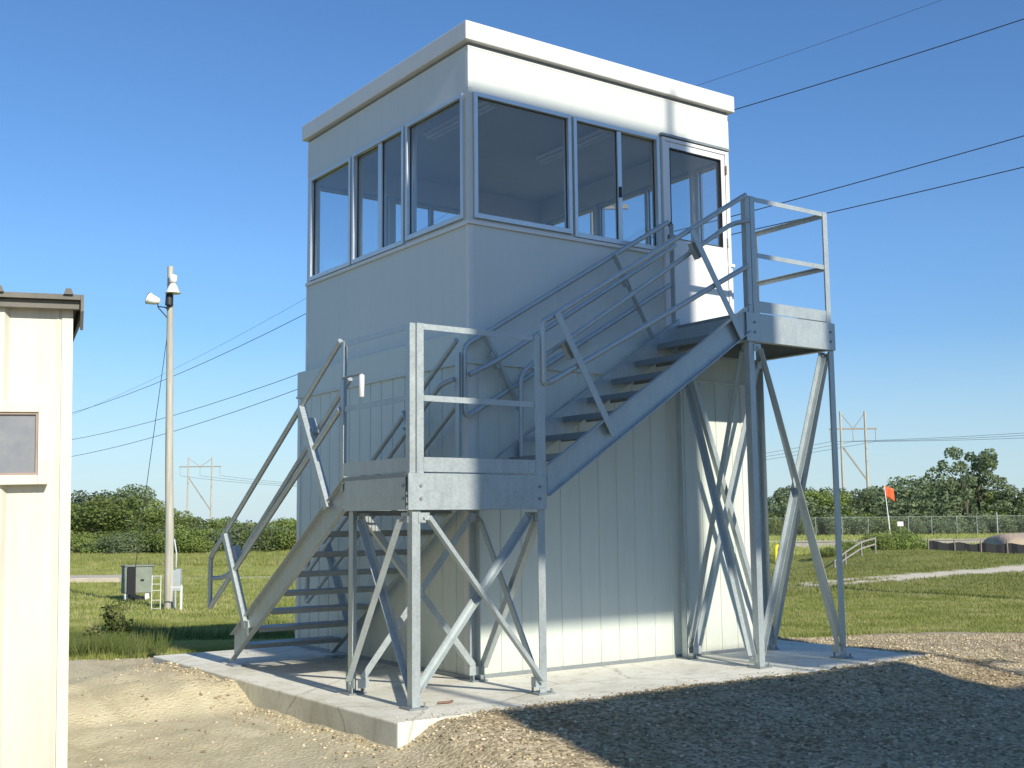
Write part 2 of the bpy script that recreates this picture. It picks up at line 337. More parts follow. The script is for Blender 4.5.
# ------------------------------------------------------------------ loose gravel (nobody could count it)
def stones(name,n,region,smin,smax,mat):
    ico=np.array([(0,0,1),(.89,0,.45),(.28,.85,.45),(-.72,.53,.45),(-.72,-.53,.45),(.28,-.85,.45),(.72,.53,-.45),(-.28,.85,-.45),(-.89,0,-.45),(-.28,-.85,-.45),(.72,-.53,-.45),(0,0,-1)])
    fc=np.array([(0,1,2),(0,2,3),(0,3,4),(0,4,5),(0,5,1),(1,6,2),(2,7,3),(3,8,4),(4,9,5),(5,10,1),(2,6,7),(3,7,8),(4,8,9),(5,9,10),(1,10,6),(6,11,7),(7,11,8),(8,11,9),(9,11,10),(10,11,6)])
    x,y=region(n); n=len(x); z=terrain(x,y)
    sz=smin+(smax-smin)*rng.random(n)**3.2
    v=ico[None]*(1+.5*(rng.random((n,12,1))-.5))*sz[:,None,None]*np.array([1,1,.62])*(.7+.6*rng.random((n,1,3)))
    a=rng.random(n)*6.283; c,s_=np.cos(a)[:,None],np.sin(a)[:,None]
    vx=v[...,0]*c-v[...,1]*s_; vy=v[...,0]*s_+v[...,1]*c
    v=np.stack([vx+x[:,None],vy+y[:,None],v[...,2]+z[:,None]+sz[:,None]*.2],-1).reshape(-1,3)
    f=(fc[None]+(np.arange(n)*12)[:,None,None]).reshape(-1,3)
    me=fastmesh(name,v,f,3); me.materials.append(M[mat]); o=bpy.data.objects.new(name,me); COL.objects.link(o); return tag(o,kind='stuff')
m,t,b=nt('stone_mat'); g_=N(t,'ShaderNodeNewGeometry'); r=ramp(t,g_.outputs['Random Per Island'],[(0,(.19,.15,.09)),(.4,(.39,.325,.205)),(.8,(.57,.475,.305)),(1,(.72,.63,.46))]); t.links.new(r.outputs[0],b.inputs['Base Color']); b.inputs['Roughness'].default_value=.9; b.inputs['Specular IOR Level'].default_value=.2
def reg_gravel(n):
    d=3.5+15.5*rng.random(n)**.8; a=-90+1250*rng.random(n); X=CAM.x+FH.x*d+RH.x*(a-512)/FPX*d; Y=CAM.y+FH.y*d+RH.y*(a-512)/FPX*d
    g,dm,_=masks(X,Y); k=(rng.random(n)<g*(1-.93*dm))&~((X>SX0-.01)&(X<SX1+.01)&(Y>SY0-.01)&(Y<SY1+.01))
    return X[k],Y[k]
stones('loose_gravel',110000,reg_gravel,.004,.016,'stone_mat')
def reg_big(n):
    X,Y=reg_gravel(n); return X,Y
stones('larger_stones',260,reg_big,.012,.032,'stone_mat')
# clods along the pad edge
def reg_edge(n):
    x=rng.random(n); k=rng.random(n)<.45
    X=np.where(k,SX0-.03-.35*rng.random(n)**2,SX0+(SX1-SX0)*x); Y=np.where(k,SY0+4.7*rng.random(n),SY0-.02-.3*rng.random(n)**2)
    return X,Y
stones('soil_crumbs',1500,reg_edge,.005,.020,'stone_mat')
def reg_spill(n):
    X=SX0+.02+(SX1-SX0-.04)*rng.random(n); Y=SY0+.01+.22*rng.random(n)**2.2; return X,Y
_t=terrain; terrain=lambda x,y:np.zeros_like(np.asarray(x,float))+.001
stones('spilled_grit',700,reg_spill,.003,.010,'stone_mat')
terrain=_t
# ------------------------------------------------------------------ TOWER
L,W,RT=3.197,3.184,5.60
tw=empty('observation_tower',(0,0,0),'white two storey steel clad observation tower with glazed cab standing on the concrete pad','tower')
SB=.055; ZT=2.60; ZS=2.87
# ribbed siding of the ground storey: flat pans with narrow sunk seams
def siding_face(mb,p0,p1,z0,z1,out,pitch=.2145,depth=.008,gw=.012):
    p0,p1,out=Vector(p0),Vector(p1),Vector(out); d=(p1-p0); Ln=d.length; d.normalize()
    prof=[(0,0)]; k=.10
    while k<Ln-.03:
        prof+= [(k-gw/2-.004,0),(k-gw/2,-depth),(k+gw/2,-depth),(k+gw/2+.004,0)]; k+=pitch
    prof.append((Ln,0)); n=len(prof)
    vs=[p0+d*a+out*c+Vector((0,0,z)) for z in (z0,z1) for a,c in prof]
    mb.add(vs,[(i,i+1,n+i+1,n+i) for i in range(n-1)])
sd=MB(); x0,x1,y0,y1=-SB,L+SB,-SB,W+SB
siding_face(sd,(x0,y0,0),(x1,y0,0),.012,ZT,(0,-1,0)); siding_face(sd,(x1,y0,0),(x1,y1,0),.012,ZT,(1,0,0))
siding_face(sd,(x1,y1,0),(x0,y1,0),.012,ZT,(0,1,0)); siding_face(sd,(x0,y1,0),(x0,y0,0),.012,ZT,(-1,0,0))
sd.build('siding','siding_paint',tw)
b_=MB(); 
for (ax,ay,sx,sy) in ((x0,y0,1,1),(x1,y0,-1,1),(x1,y1,-1,-1),(x0,y1,1,-1)):
    b_=MB(); b_.angle((ax-sx*.006,ay-sy*.006,.008),(ax-sx*.006,ay-sy*.006,ZT-.002),(sx,0,0),(0,sy,0),.07,.004); b_.build('corner_trim','trim_paint',tw)
b_=MB(); b_.box(x0-.018,x1+.018,y0-.018,y1+.018,-.0+.001,.030); o=b_.build('base_flashing','galvanised_dull',tw)
b_=MB(); b_.box(x0-.012,x1+.012,y0-.012,y1+.012,ZT,ZS); b_.box(x0-.022,x1+.022,y0-.022,y1+.022,ZT-.012,ZT+.012); b_.build('floor_band','siding_paint',tw,bevel=.004)
# upper storey walls with window openings
TH=.10; ZG0,ZG1=3.90,4.945
def wallpieces(mb,axis,const,inner,length,openings,z0,z1):
    """wall in plane axis=const ; openings [(a0,a1,zb,zt)]"""
    def bx(a0,a1,zz0,zz1):
        if axis=='y': mb.box(a0,a1,min(const,inner),max(const,inner),zz0,zz1)
        else: mb.box(min(const,inner),max(const,inner),a0,a1,zz0,zz1)
    a=0
    for (a0,a1,zb,zt) in openings:
        if a0>a: bx(a,a0,z0,z1)
        if zb>z0: bx(a0,a1,z0,zb)
        if zt<z1: bx(a0,a1,zt,z1)
        a=a1
    if a<length: bx(a,length,z0,z1)
FO=[(.045,1.12,3.86,4.985),(1.145,2.215,3.84,4.985),(2.25,3.155,3.11,5.0)]
LO=[(.055,1.04,3.86,4.985),(1.075,2.11,3.84,4.985),(2.145,3.11,3.84,4.975)]
RO=[(.06,.445,3.86,4.93),(.475,2.045,3.86,4.93),(2.075,3.02,3.86,4.93)]
BO=[(.06,.965,3.86,4.93),(1.035,2.02,3.86,4.93),(2.10,3.12,3.86,4.93)]
ZW=5.40
wb=MB()
wallpieces(wb,'y',0,TH,L,FO,ZS-.03,ZW)
wl=MB()
def shift(mb,fn): mb.v=[fn(*v) for v in mb.v]
w2=MB(); wallpieces(w2,'x',0,TH,W-TH,[(a-TH if a>TH else a,b-TH,c,d) for a,b,c,d in LO],ZS-.03,ZW); 
# side walls butt against the front wall: they start at y=TH
w2=MB(); 
def side(mb,const,inner,ops):
    a=TH
    for (a0,a1,zb,zt) in ops:
        a0=max(a0,TH)
        if a0>a: mb.box(min(const,inner),max(const,inner),a,a0,ZS-.03,ZW)
        mb.box(min(const,inner),max(const,inner),a0,a1,ZS-.03,zb); mb.box(min(const,inner),max(const,inner),a0,a1,zt,ZW); a=a1
    mb.box(min(const,inner),max(const,inner),a,W-TH,ZS-.03,ZW)
side(w2,0,TH,[(LO[0][0],LO[0][1],LO[0][2],LO[0][3]),LO[1],(LO[2][0],min(LO[2][1],W-TH-.001),LO[2][2],LO[2][3])])
side(w2,L,L-TH,RO)
wallpieces(w2,'y',W,W-TH,L,BO,ZS-.03,ZW)
wb.v+=[]; n0=len(wb.v); wb.add(w2.v,w2.f)
wb.build('upper_wall','wall_paint',tw)
# thin vertical corner caps and the flashing line under the fascia
b_=MB()
for (ax,ay,sx,sy) in ((0,0,1,1),(L,0,-1,1),(L,W,-1,-1),(0,W,1,-1)):
    b_=MB(); b_.angle((ax-sx*.004,ay-sy*.004,ZS+.002),(ax-sx*.004,ay-sy*.004,3.80),(sx,0,0),(0,sy,0),.045,.0035); b_.build('corner_trim','trim_paint',tw); b_=MB()
    b_.angle((ax-sx*.004,ay-sy*.004,5.02),(ax-sx*.004,ay-sy*.004,5.34),(sx,0,0),(0,sy,0),.045,.0035); b_.build('corner_trim','trim_paint',tw)
b_=MB(); b_.box(-.003,L+.003,-.003,W+.003,5.385,5.40)
b_.build('cab_trim','trim_paint',tw,bevel=.002)
b_=MB(); b_.box(-.022,L+.022,-.022,0-.001,3.805,3.838); b_.box(-.022,0-.001,0,W,3.80,3.836); b_.build('sill_flashing','trim_paint',tw,bevel=.003)
# roof slab with fascia and drip
b_=MB(); b_.box(-.055,L+.055,-.055,W+.055,5.43,RT); 
b_.build('roof','trim_paint',tw,bevel=.008)
b_=MB(); b_.box(.004,L-.004,.004,W-.004,5.402,5.43); b_.build('fascia_soffit','galvanised_dull',tw)
b_=MB(); b_.box(TH+.002,L-TH-.002,TH+.002,W-TH-.002,5.19,5.21); b_.build('ceiling','interior',tw)
b_=MB(); b_.box(TH+.002,L-TH-.002,TH+.002,W-TH-.002,3.0,3.07); b_.build('floor','floor_vinyl',tw)
# windows
def rect_frame(mb,axis,c0,c1,a0,a1,z0,z1,w,wb_=None):
    wb_=wb_ or w
    def bx(p,q,zz0,zz1):
        if axis=='y': mb.box(p,q,min(c0,c1),max(c0,c1),zz0,zz1)
        else: mb.box(min(c0,c1),max(c0,c1),p,q,zz0,zz1)
    bx(a0,a0+w,z0,z1); bx(a1-w,a1,z0,z1); bx(a0+w,a1-w,z0,z0+wb_); bx(a0+w,a1-w,z1-w,z1)
def window(axis,out,op,panes,sgn):
    """out: wall face coordinate, sgn: direction outwards; panes: list of (a0,a1) glass"""
    a0,a1,z0,z1=op; fr=MB(); c0=out+sgn*.028; c1=out-sgn*.045
    rect_frame(fr,axis,c0,c1,a0+.002,a1-.002,z0+.002,z1-.002,.036,.045)
    for (p,q) in zip(panes[:-1],panes[1:]):
        mid0,mid1=p[1],q[0]
        if axis=='y': fr.box(mid0,mid1,min(out+sgn*.012,out-sgn*.04),max(out+sgn*.012,out-sgn*.04),z0+.047,z1-.038)
        else: fr.box(min(out+sgn*.012,out-sgn*.04),max(out+sgn*.012,out-sgn*.04),mid0,mid1,z0+.047,z1-.038)
    fo=fr.build('window','alu',tw,bevel=.003)
    gk=MB()
    for k,(p,q) in enumerate(panes):
        off=out-sgn*(.012+.014*(k%2))
        gl=MB()
        if axis=='y': gl.box(p+.004,q-.004,off-.003,off+.003,z0+.051,z1-.042)
        else: gl.box(off-.003,off+.003,p+.004,q-.004,z0+.051,z1-.042)
        g=gl.build('glass_pane','window_glass',fo)
        rect_frame(gk,axis,off+.008,off-.008,p,q,z0+.047,z1-.038,.003)
    gk.build('gasket','dark_rubber',fo)
    return fo
w1=window('y',0,FO[0],[(.085,1.08)],-1)
w2_=window('y',0,FO[1],[(1.185,1.685),(1.735,2.175)],-1)
window('x',0,LO[0],[(.095,1.0)],-1)
window('x',0,LO[1],[(1.115,1.52),(1.59,2.07)],-1)
window('x',0,(2.145,W-TH-.003,3.84,4.975),[(2.185,3.04)],-1)
window('x',L,(.105,.445,3.86,4.93),[(.145,.407)],1); window('x',L,RO[1],[(.513,1.20),(1.25,2.007)],1); window('x',L,RO[2],[(2.113,2.98)],1)
window('y',W,BO[0],[(.10,.93)],1); window('y',W,BO[1],[(1.07,1.53),(1.58,1.98)],1); window('y',W,BO[2],[(2.14,3.08)],1)
# window latch on the sliding sash
b_=MB(); b_.box(1.69,1.715,-.030,-.014,4.30,4.40); b_.build('latch','black_metal',w2_)
# door
dr=MB(); a0,a1,z0,z1=FO[2]
rect_frame(dr,'y',-.03,.06,a0+.002,a1-.002,z0,z1-.002,.035,.02); dfo=dr.build('door_frame','door_paint',tw,bevel=.003)
d_=MB(); rect_frame(d_,'y',-.020,.024,a0+.040,a1-.040,z0+.024,z1-.040,.062,.86)
door=d_.build('door','door_paint',tw,bevel=.003)
gl=MB(); gl.box(a0+.104,a1-.104,-.004,.003,z0+.888,z1-.104); gl.build('glass_pane','window_glass',door)
gk=MB(); rect_frame(gk,'y',-.024,.028,a0+.098,a1-.098,z0+.880,z1-.098,.008); gk.build('gasket','dark_rubber',door)
h=MB(); h.box(a0+.055,a0+.105,-.045,-.022,3.98,4.02); h.tube([(a0+.075,-.03,4.0),(a0+.075,-.075,4.0),(a0+.18,-.075,4.0)],.011,8); h.build('handle','black_metal',door)
h=MB(); h.box(a0+.058,a0+.095,-.03,-.021,4.10,4.15); h.build('lock','black_metal',door)
for z in (3.3,4.05,4.80):
    h=MB(); h.tube([(a1-.038,-.036,z-.045),(a1-.038,-.036,z+.045)],.009,8); h.build('hinge','rust_brown' if z>4.5 else 'alu',door)
dh=MB(); dh.box(a0-.02,a1+.02,-.045,-.004,z1+.006,z1+.030); dh.build('door_drip_cap','galvanised_dull',tw)
# ceiling strip lights (unlit)
for k,(xx,ya,lab) in enumerate(((2.02,.45,'unlit white strip light on the cab ceiling nearer the door'),(.60,.45,'unlit white strip light on the cab ceiling nearer the left windows'))):
    lt=empty('ceiling_light',(xx,ya+.6,5.13),lab,'ceiling light','strip lights on the cab ceiling')
    b_=MB(); b_.box(-.06,.06,-.6,.6,.02,.058); b_.build('housing','lamp_white',lt,bevel=.006)
    b_=MB(); b_.tube([(-.03,-.56,0),(-.03,.56,0)],.016,8); b_.tube([(.03,-.56,0),(.03,.56,0)],.016,8); b_.build('lamp_tube','lamp_white',lt)
# small wall cylinder lamp on the left face
wlm=empty('small_lamp',(-1.20,-.04,2.392),'small white cylinder lamp on a short arm beside the lower landing left post','lamp')
b_=MB(); b_.tube([(0,.02,0),(-.005,-.12,.003),(0,-.295,0)],.009,8); b_.build('arm','galvanised_dull',wlm)
b_=MB(); b_.tube([(0,-.295,-.175),(0,-.295,-.17),(0,-.295,-.008),(0,-.295,-.003)],[.016,.021,.021,.014],14); b_.build('lamp_body','white_paint',wlm)
# ------------------------------------------------------------------ STAIRCASE
stc=empty('steel_staircase',(-1.15,-1.03,0),'galvanised steel staircase with two landings wrapping the front of the white tower','staircase')
OFF=Vector((1.15,1.03,0))
def part(mb,name,mat,parent,bevel=0):
    o=mb.build(name,mat,parent,bevel)
    if parent is stc: o.location=OFF
    return o
AX0,AX1,AY0,AY1=-1.154,-.059,-1.03,-.10
BX0,BX1=2.289,3.37
def landing(ax0,ax1,ay0,ay1,ztop,swap,beam=.255,ext=.055,yb=.10):
    zb=ztop-beam
    x0_,x1_,y0_,y1_=ax0-ext-.02,ax1+ext-.02,ay0-ext,ay1
    # deck: grating bars on a thin sheet edge
    d=MB(); n=int((x1_-x0_-.02)/.03)
    for i in range(n+1):
        x=x0_+.012+i*(x1_-x0_-.024)/n; d.box(x-.0025,x+.0025,y0_+.012,y1_-.005,ztop-.026,ztop+.004)
    m_=int((y1_-y0_)/.10)
    for j in range(m_+1):
        y=y0_+.015+j*(y1_-y0_-.03)/m_; d.box(x0_+.012,x1_-.012,y-.004,y+.004,ztop-.012,ztop+.002)
    if not swap: d.box(x0_+.014,x1_-.014,y0_+.014,y1_-.006,ztop-.034,ztop-.028)
    deck=part(d,'landing','galvanised_dull',stc)
    # edge beams (C channel, web outwards)
    bs=MB(); bs.chan((x0_,y0_,zb),(x1_,y0_,zb),(0,1,0),(0,0,1),beam); bs.build('edge_beam','galvanised',deck)
    bs=MB(); bs.chan((x0_+.01,y0_+.062,zb+.002),(x0_+.01,y1_,zb+.002),(1,0,0),(0,0,1),beam-.004); bs.build('edge_beam','galvanised',deck)
    bs=MB(); bs.chan((x1_-.01,y0_+.062,zb+.002),(x1_-.01,y1_,zb+.002),(-1,0,0),(0,0,1),beam-.004); bs.build('edge_beam','galvanised',deck)
    bs=MB(); bs.chan((x0_+.075,y1_-.002,zb+.004),(x1_-.075,y1_-.002,zb+.004),(0,-1,0),(0,0,1),beam-.008); bs.build('edge_beam','galvanised',deck)
    bs=MB(); 
    for i in (1,2):
        x=x0_+(x1_-x0_)*i/3; bs.bar((x,y0_+.07,ztop-.07),(x,y1_-.07,ztop-.07),.05,.08)
    bs.build('joist','galvanised_dull',deck)
    # legs: angle iron on base plates
    cs=[(ax0,ay0,1,1),(ax1,ay0,-1,1),(ax0,ay1-.045,1,-1),(ax1,ay1-.045,-1,-1)]
    for (x,y,sx,sy) in cs:
        lg=MB(); hx,hy=x-sx*.032,y-sy*.032
        lg.angle((hx,hy,.012),(hx,hy,zb+.0),(sx,0,0),(0,sy,0),.066,.008)
        lo=lg.build('leg','galvanised',deck)
        bp=MB(); bp.box(x-.075,x+.075,y-.075,y+.075,.001,.012); bp.tube([(x+sx*.045,y+sy*.045,.012),(x+sx*.045,y+sy*.045,.05)],.009,6)
        bp.tube([(x+.055,y-.055,.012),(x+.055,y-.055,.04)],.009,6); bp.build('base_plate','galvanised_dull',deck)
    # X braces on four sides
    def brace(a,b,nrm,o_):
        a,b=Vector(a),Vector(b); nv=Vector(nrm); d=(b-a).normalized(); side_=d.cross(nv)
        if side_.z<0: side_=-side_
        mb=MB(); mb.angle(a+nv*o_,b+nv*o_,side_,nv,.052,.006)
        # gusset plates
        for p,s_ in ((a,1),(b,-1)):
            q=p-d*s_*.02; 
            mb.prism([(-.045,-.035),(.045,-.035),(.045,.035),(-.045,.035)],q+nv*(o_-.007 if o_>0 else o_-.007),q+nv*(o_-.001),Vector((nv.y,-nv.x,0)).normalized(),(0,0,1))
            bolt(mb,q+nv*(o_+.006),nv,.011,.010)
        mb.build('brace','galvanised',deck)
    zt=zb-.07; zl=.10; g=.075
    ya,yb_=ay0+.0,ay1-.045
    brace((ax0+g,ay0-.03,zt),(ax1-g*.6,ay0-.03,zl),(0,-1,0),.010); brace((ax1-g,ay0-.03,zt),(ax0+g*.6,ay0-.03,zl),(0,-1,0),-.055)
    brace((ax0+g,yb_+.03,zt),(ax1-g*.6,yb_+.03,zl),(0,1,0),-.06); brace((ax1-g,yb_+.03,zt),(ax0+g*.6,yb_+.03,zl),(0,1,0),-.12)
    for xx,sg in ((ax0-.03,-1),(ax1+.03,1)):
        o1,o2=(-.055,.010) if (sg<0 and not swap) else (.010,-.055)
        brace((xx,ya+g,zt),(xx,yb_-g*.6,zl),(sg,0,0),o1); brace((xx,yb_-g,zt),(xx,ya+g*.6,zl),(sg,0,0),o2)
    # beam bolts
    for z in (zb+.08,zb+.17):
        for x in (ax0+.025,ax1-.03): bb=MB(); bolt(bb,(x,y0_,z),(0,-1,0),.012,.010); bb.build('bolt','galvanised_dull',deck)
        bb=MB(); bolt(bb,(x0_+.01,y0_+.09,z),(-1,0,0),.012,.010); bb.build('bolt','galvanised_dull',deck)
    return deck,(x0_,x1_,y0_,y1_)
def guard(deck,pts,ztop,h=1.07,toe=True,nrm=None):
    """guard rail panel between two posts pts=[a,b] (xy), with mid rail and toe plate"""
    (xa,ya),(xb,yb)=pts; d=Vector((xb-xa,yb-ya,0)).normalized(); n=Vector(nrm)
    for (x,y),s_ in (((xa,ya),1),((xb,yb),-1)):
        mb=MB(); mb.angle((x,y,ztop-.10),(x,y,ztop+h),d*s_,-n,.055,.006); mb.build('guard_post','galvanised',deck)
    for z in (h,h*.52):
        mb=MB(); mb.angle(Vector((xa,ya,ztop+z-.001))+d*.007-n*.0075,Vector((xb,yb,ztop+z-.001))-d*.007-n*.0075,(0,0,-1),-n,.042,.006); mb.build('guard_rail','galvanised',deck)
    if toe:
        mb=MB(); a=Vector((xa,ya,0))+d*.058-n*.002; b=Vector((xb,yb,0))-d*.058-n*.002
        mb.prism([(0,ztop+.012),(.006,ztop+.012),(.006,ztop+.115),(0,ztop+.115)],a,b,-n,(0,0,1)); mb.build('toe_plate','galvanised',deck)
P1Z=1.615; P2Z=3.089
dk1,e1=landing(AX0,AX1,AY0,AY1,P1Z,True)
dk2,e2=landing(BX0,BX1,AY0,AY1,P2Z,False)
yg=AY0-.045
guard(dk1,[(AX0+.0,yg),(AX1+.0,yg)],P1Z,nrm=(0,-1,0))
guard(dk1,[(AX0-.045,AY0-.02),(AX0-.045,.02)],P1Z,nrm=(-1,0,0))
guard(dk2,[(BX0+.03,yg),(BX1-.005,yg)],P2Z,nrm=(0,-1,0))
guard(dk2,[(BX1+.02,AY0-.03),(BX1+.02,-.12)],P2Z,nrm=(1,0,0))
# extra posts: landing 1 at the wall corner, stair heads
def post(deck,x,y,z0,z1,u,w):
    mb=MB(); mb.angle((x,y,z0),(x,y,z1),u,w,.055,.006); mb.build('guard_post','galvanised',deck)
post(dk1,AX1-.16,-.115,P1Z-.1,P1Z+1.05,(1,0,0),(0,-1,0))
post(dk1,AX1+.04,yg+.004,P1Z-.1,P1Z+1.07,(-1,0,0),(0,1,0))
post(dk2,BX0-.03,yg+.004,P2Z-.1,P2Z+1.07,(1,0,0),(0,1,0))
post(dk2,BX0-.06,-.115,P2Z-.05,P2Z+1.0,(1,0,0),(0,-1,0))
# stair flights; local frame: o = foot point on the slope line, dirv = horizontal direction going up, lat = across
def flight(p0,p1,lat,width,nris,name_mat,rails,rail_lo,rail_hi,foot=False):
    """p0 lower nosing line point, p1 upper (both on the near stringer), lat unit vector to the far stringer"""
    p0,p1,lat=Vector(p0),Vector(p1),Vector(lat); sl=p1-p0; d=sl.normalized(); hd=Vector((sl.x,sl.y,0)).normalized(); nv=Vector((0,0,1))-d*d.z; nv.normalize()
    st=MB(); H=.205
    # stringers: channel, flanges outwards
    for (q,s_) in ((p0,-1),(p1*0+p0+lat*width,1)):
        a=q-nv*.135; b=a+sl; k0=len(st.v)
        st.chan(a,b,lat*s_,nv,H,.05,.007)
        for k in range(k0,len(st.v)):   # plumb cuts at both ends
            v=Vector(st.v[k]); e=(v-a) if (v-a).length<.5 else (v-b); hh=e.dot(nv); st.v[k]=tuple(v-d*(hh*nv.dot(hd)/d.dot(hd)) - d*(a-q).dot(hd)/d.dot(hd))
    fl=part(st,'stair_flight',name_mat,stc)
    rise=sl.z/nris; run=Vector((sl.x,sl.y,0)).length/nris
    for i in range(0 if foot else 1,nris):
        c=p0+hd*(run*i)+Vector((0,0,rise*i)); t_=MB()
        a=c+lat*.008-hd*.02; b=c+lat*(width-.008)-hd*.02
        # bent plate tread: nosing, top, back lip with serrations
        t_.prism([(0,0),(0,-.05),(.005,-.05),(.005,-.006),(run*.93-.005,-.006),(run*.93-.005,-.038),(run*.93,-.038),(run*.93,0)],a,b,hd,(0,0,1))
        t_.build('tread','galvanised_dull',fl)
    return fl,d,nv,hd,sl
# lower flight: from the landing down along the left side (going +Y)
sx_=AX0-.02
fl1,d1,nv1,hd1,sl1=flight((sx_,2.12,.196),(sx_,-.095,1.545),(1,0,0),.96,8,'galvanised',None,0,0,True)
# upper flight
yn=AY0-.03
fl2,d2,nv2,hd2,sl2=flight((AX1+.055,yn,1.62),(BX0-.035,yn,3.075),(0,1,0),.86,8,'galvanised',None,0,0)
# foot plates of lower flight
def pipe(deck,pts,r=.020,name='stair_rail'):
    # rounded corners
    P=[Vector(p) for p in pts]; out=[P[0]]
    for i in range(1,len(P)-1):
        a,b,c=P[i-1],P[i],P[i+1]; r0=min(.07,(b-a).length/2,(c-b).length/2); u=(a-b).normalized()*r0; w=(c-b).normalized()*r0
        for k in range(5):
            s=k/4; out.append((b+u)*(1-s)**2+b*2*s*(1-s)+(b+w)*s*s)
    out.append(P[-1]); mb=MB(); mb.tube(out,r,10); return mb.build(name,'galvanised',deck)
# near-side rails of upper flight (plane y=AY0)
yr=AY0-.045
zt2=lambda x: 2.810+.596*x; zm2=lambda x: 2.322+.529*x
zl2=lambda x: 2.315+.528*x
pipe(fl2,[(2.26,yr,zt2(2.26)),(.02,yr,zt2(.02)),(-.035,yr,zt2(-.02)),(-.035,yr,zl2(0)-.01),(.05,yr,zl2(.05)),(2.26,yr,zl2(2.26))],.023)
zh=lambda x: 2.50+.603*x
pipe(fl2,[(2.30,yr+.0,3.925),(2.17,yr+.075,3.90),(2.05,yr+.09,zh(2.05)+.13-.04),(.16,yr+.09,zh(.16)+.02),(.02,yr+.06,zh(.1)-.02)],.022,'handrail')
def slant(deck,a,b,nrm,br=None):
    mb=MB(); a,b=Vector(a),Vector(b); n=Vector(nrm); d=(b-a).normalized(); s_=d.cross(n); mb.angle(a,b,s_,-n,.058,.008)
    mb.build('baluster','galvanised',deck)
    if br is not None:
        p=Vector(br); m2=MB(); m2.bar(p-d*.075,p+d*.075,.045,.055,n); m2.bar(p,p-n*.07+Vector((0,0,.02)),.02,.02); m2.build('rail_bracket','galvanised',deck)
slant(fl2,(.105,yr-.040,2.885),(.655,yr-.040,1.960),(0,-1,0),(.24,yr+.05,2.60))
slant(fl2,(1.575,yr-.040,3.745),(2.150,yr-.040,2.86),(0,-1,0),(1.66,yr+.05,3.58))
# wall-side rails of upper flight
yw=-.135
zw=lambda x: 2.57+.70*x
zt3=lambda x: 2.815+.5955*x
pipe(fl2,[(2.20,yw,zt3(2.2)-.02),(.02,yw,zt3(0)),(-.14,yw,zt3(-.1)-.03),(-.14,yw,2.12),(.0,yw,2.20),(2.20,yw,3.49)],.023)
pipe(fl2,[(2.20,yw-.09,3.86),(.12,yw-.09,2.60),(-.14,yw-.07,2.47)],.022,'handrail')
slant(fl2,(.03,yw,2.83),(.40,yw,2.20),(0,1,0),(.15,yw-.02,2.62)); slant(fl2,(1.476,yw,3.69),(1.99,yw,2.86),(0,1,0),(1.60,yw-.02,3.48))
pipe(fl2,[(.36,yw-.10,1.72),(.36,yw-.10,2.50),(.50,yw-.10,2.62)],.022,'handrail')
# lower flight rails, left side
xr=AX0-.045
zt1=lambda y: 2.632-.649*(y-.117)
pipe(fl1,[(xr,.02,zt1(.02)),(xr,2.66,zt1(2.66)),(xr,2.70,zt1(2.70)-.02),(xr,2.70,.47),(xr,2.62,.53),(xr,.02,2.155)],.023)
pipe(fl1,[(xr+.09,.03,2.40),(xr+.09,2.46,.80),(xr+.06,2.58,.76),(xr+.02,2.69,.76)],.022,'handrail')
slant(fl1,(xr-.032,2.30,1.185),(xr-.032,1.76,.36),(-1,0,0),(xr+.05,2.17,1.0)); slant(fl1,(xr-.032,.70,2.24),(xr-.032,.175,1.40),(-1,0,0),(xr+.05,.60,2.06))
ft=MB(); ft.box(xr-.030,xr-.026,1.70,1.84,.30,.42); ft.build('baluster_foot','galvanised',fl1)
# lower flight wall-side rails
xw=-.20
pipe(fl1,[(xw,-.11,zt1(-.09)),(xw,2.66,zt1(2.66)),(xw,2.70,.47),(xw,-.11,2.225)],.023)
pipe(fl1,[(xw-.02,-.10,2.44),(xw-.09,.0,2.40),(xw-.09,2.50,.78)],.022,'handrail')
slant(fl1,(xw,2.30,1.185),(xw,1.76,.36),(1,0,0),(xw-.03,2.17,1.0)); slant(fl1,(xw,.70,2.24),(xw,.175,1.40),(1,0,0),(xw-.03,.60,2.06))
for x in (sx_-.03,sx_+.96):
    pf=MB(); pf.box(x-.04,x+.08,1.98,2.16,.001,.012); pf.build('foot_plate','galvanised_dull',fl1)
# loose bits left on the pad: anchor rods beside legs
for (x,y,lab) in ((-.93,-.98,'short bent steel rod lying on the pad beside the nearest leg'),):
    mb=MB(); mb.tube([(x,y,.012),(x+.08,y-.02,.013),(x+.13,y+.01,.012)],.009,6); o=mb.build('steel_rod','rust_brown'); tag(o,lab,'rod')
# ------------------------------------------------------------------ SHED on the left
RS=R(13.5)
c0=CAM+fw*5.6+r_*((81-512)/FPX*5.6); sh=empty('metal_shed',(c0.x,c0.y,-.22),'cream ribbed metal shed with grey roof at the left edge','shed',rz=-RS)
sh.rotation_euler=(Matrix.Rotation(-RS,3,'Z')@Matrix.Rotation(R(-1.15),3,'Y')).to_euler()   # the old shed leans a touch
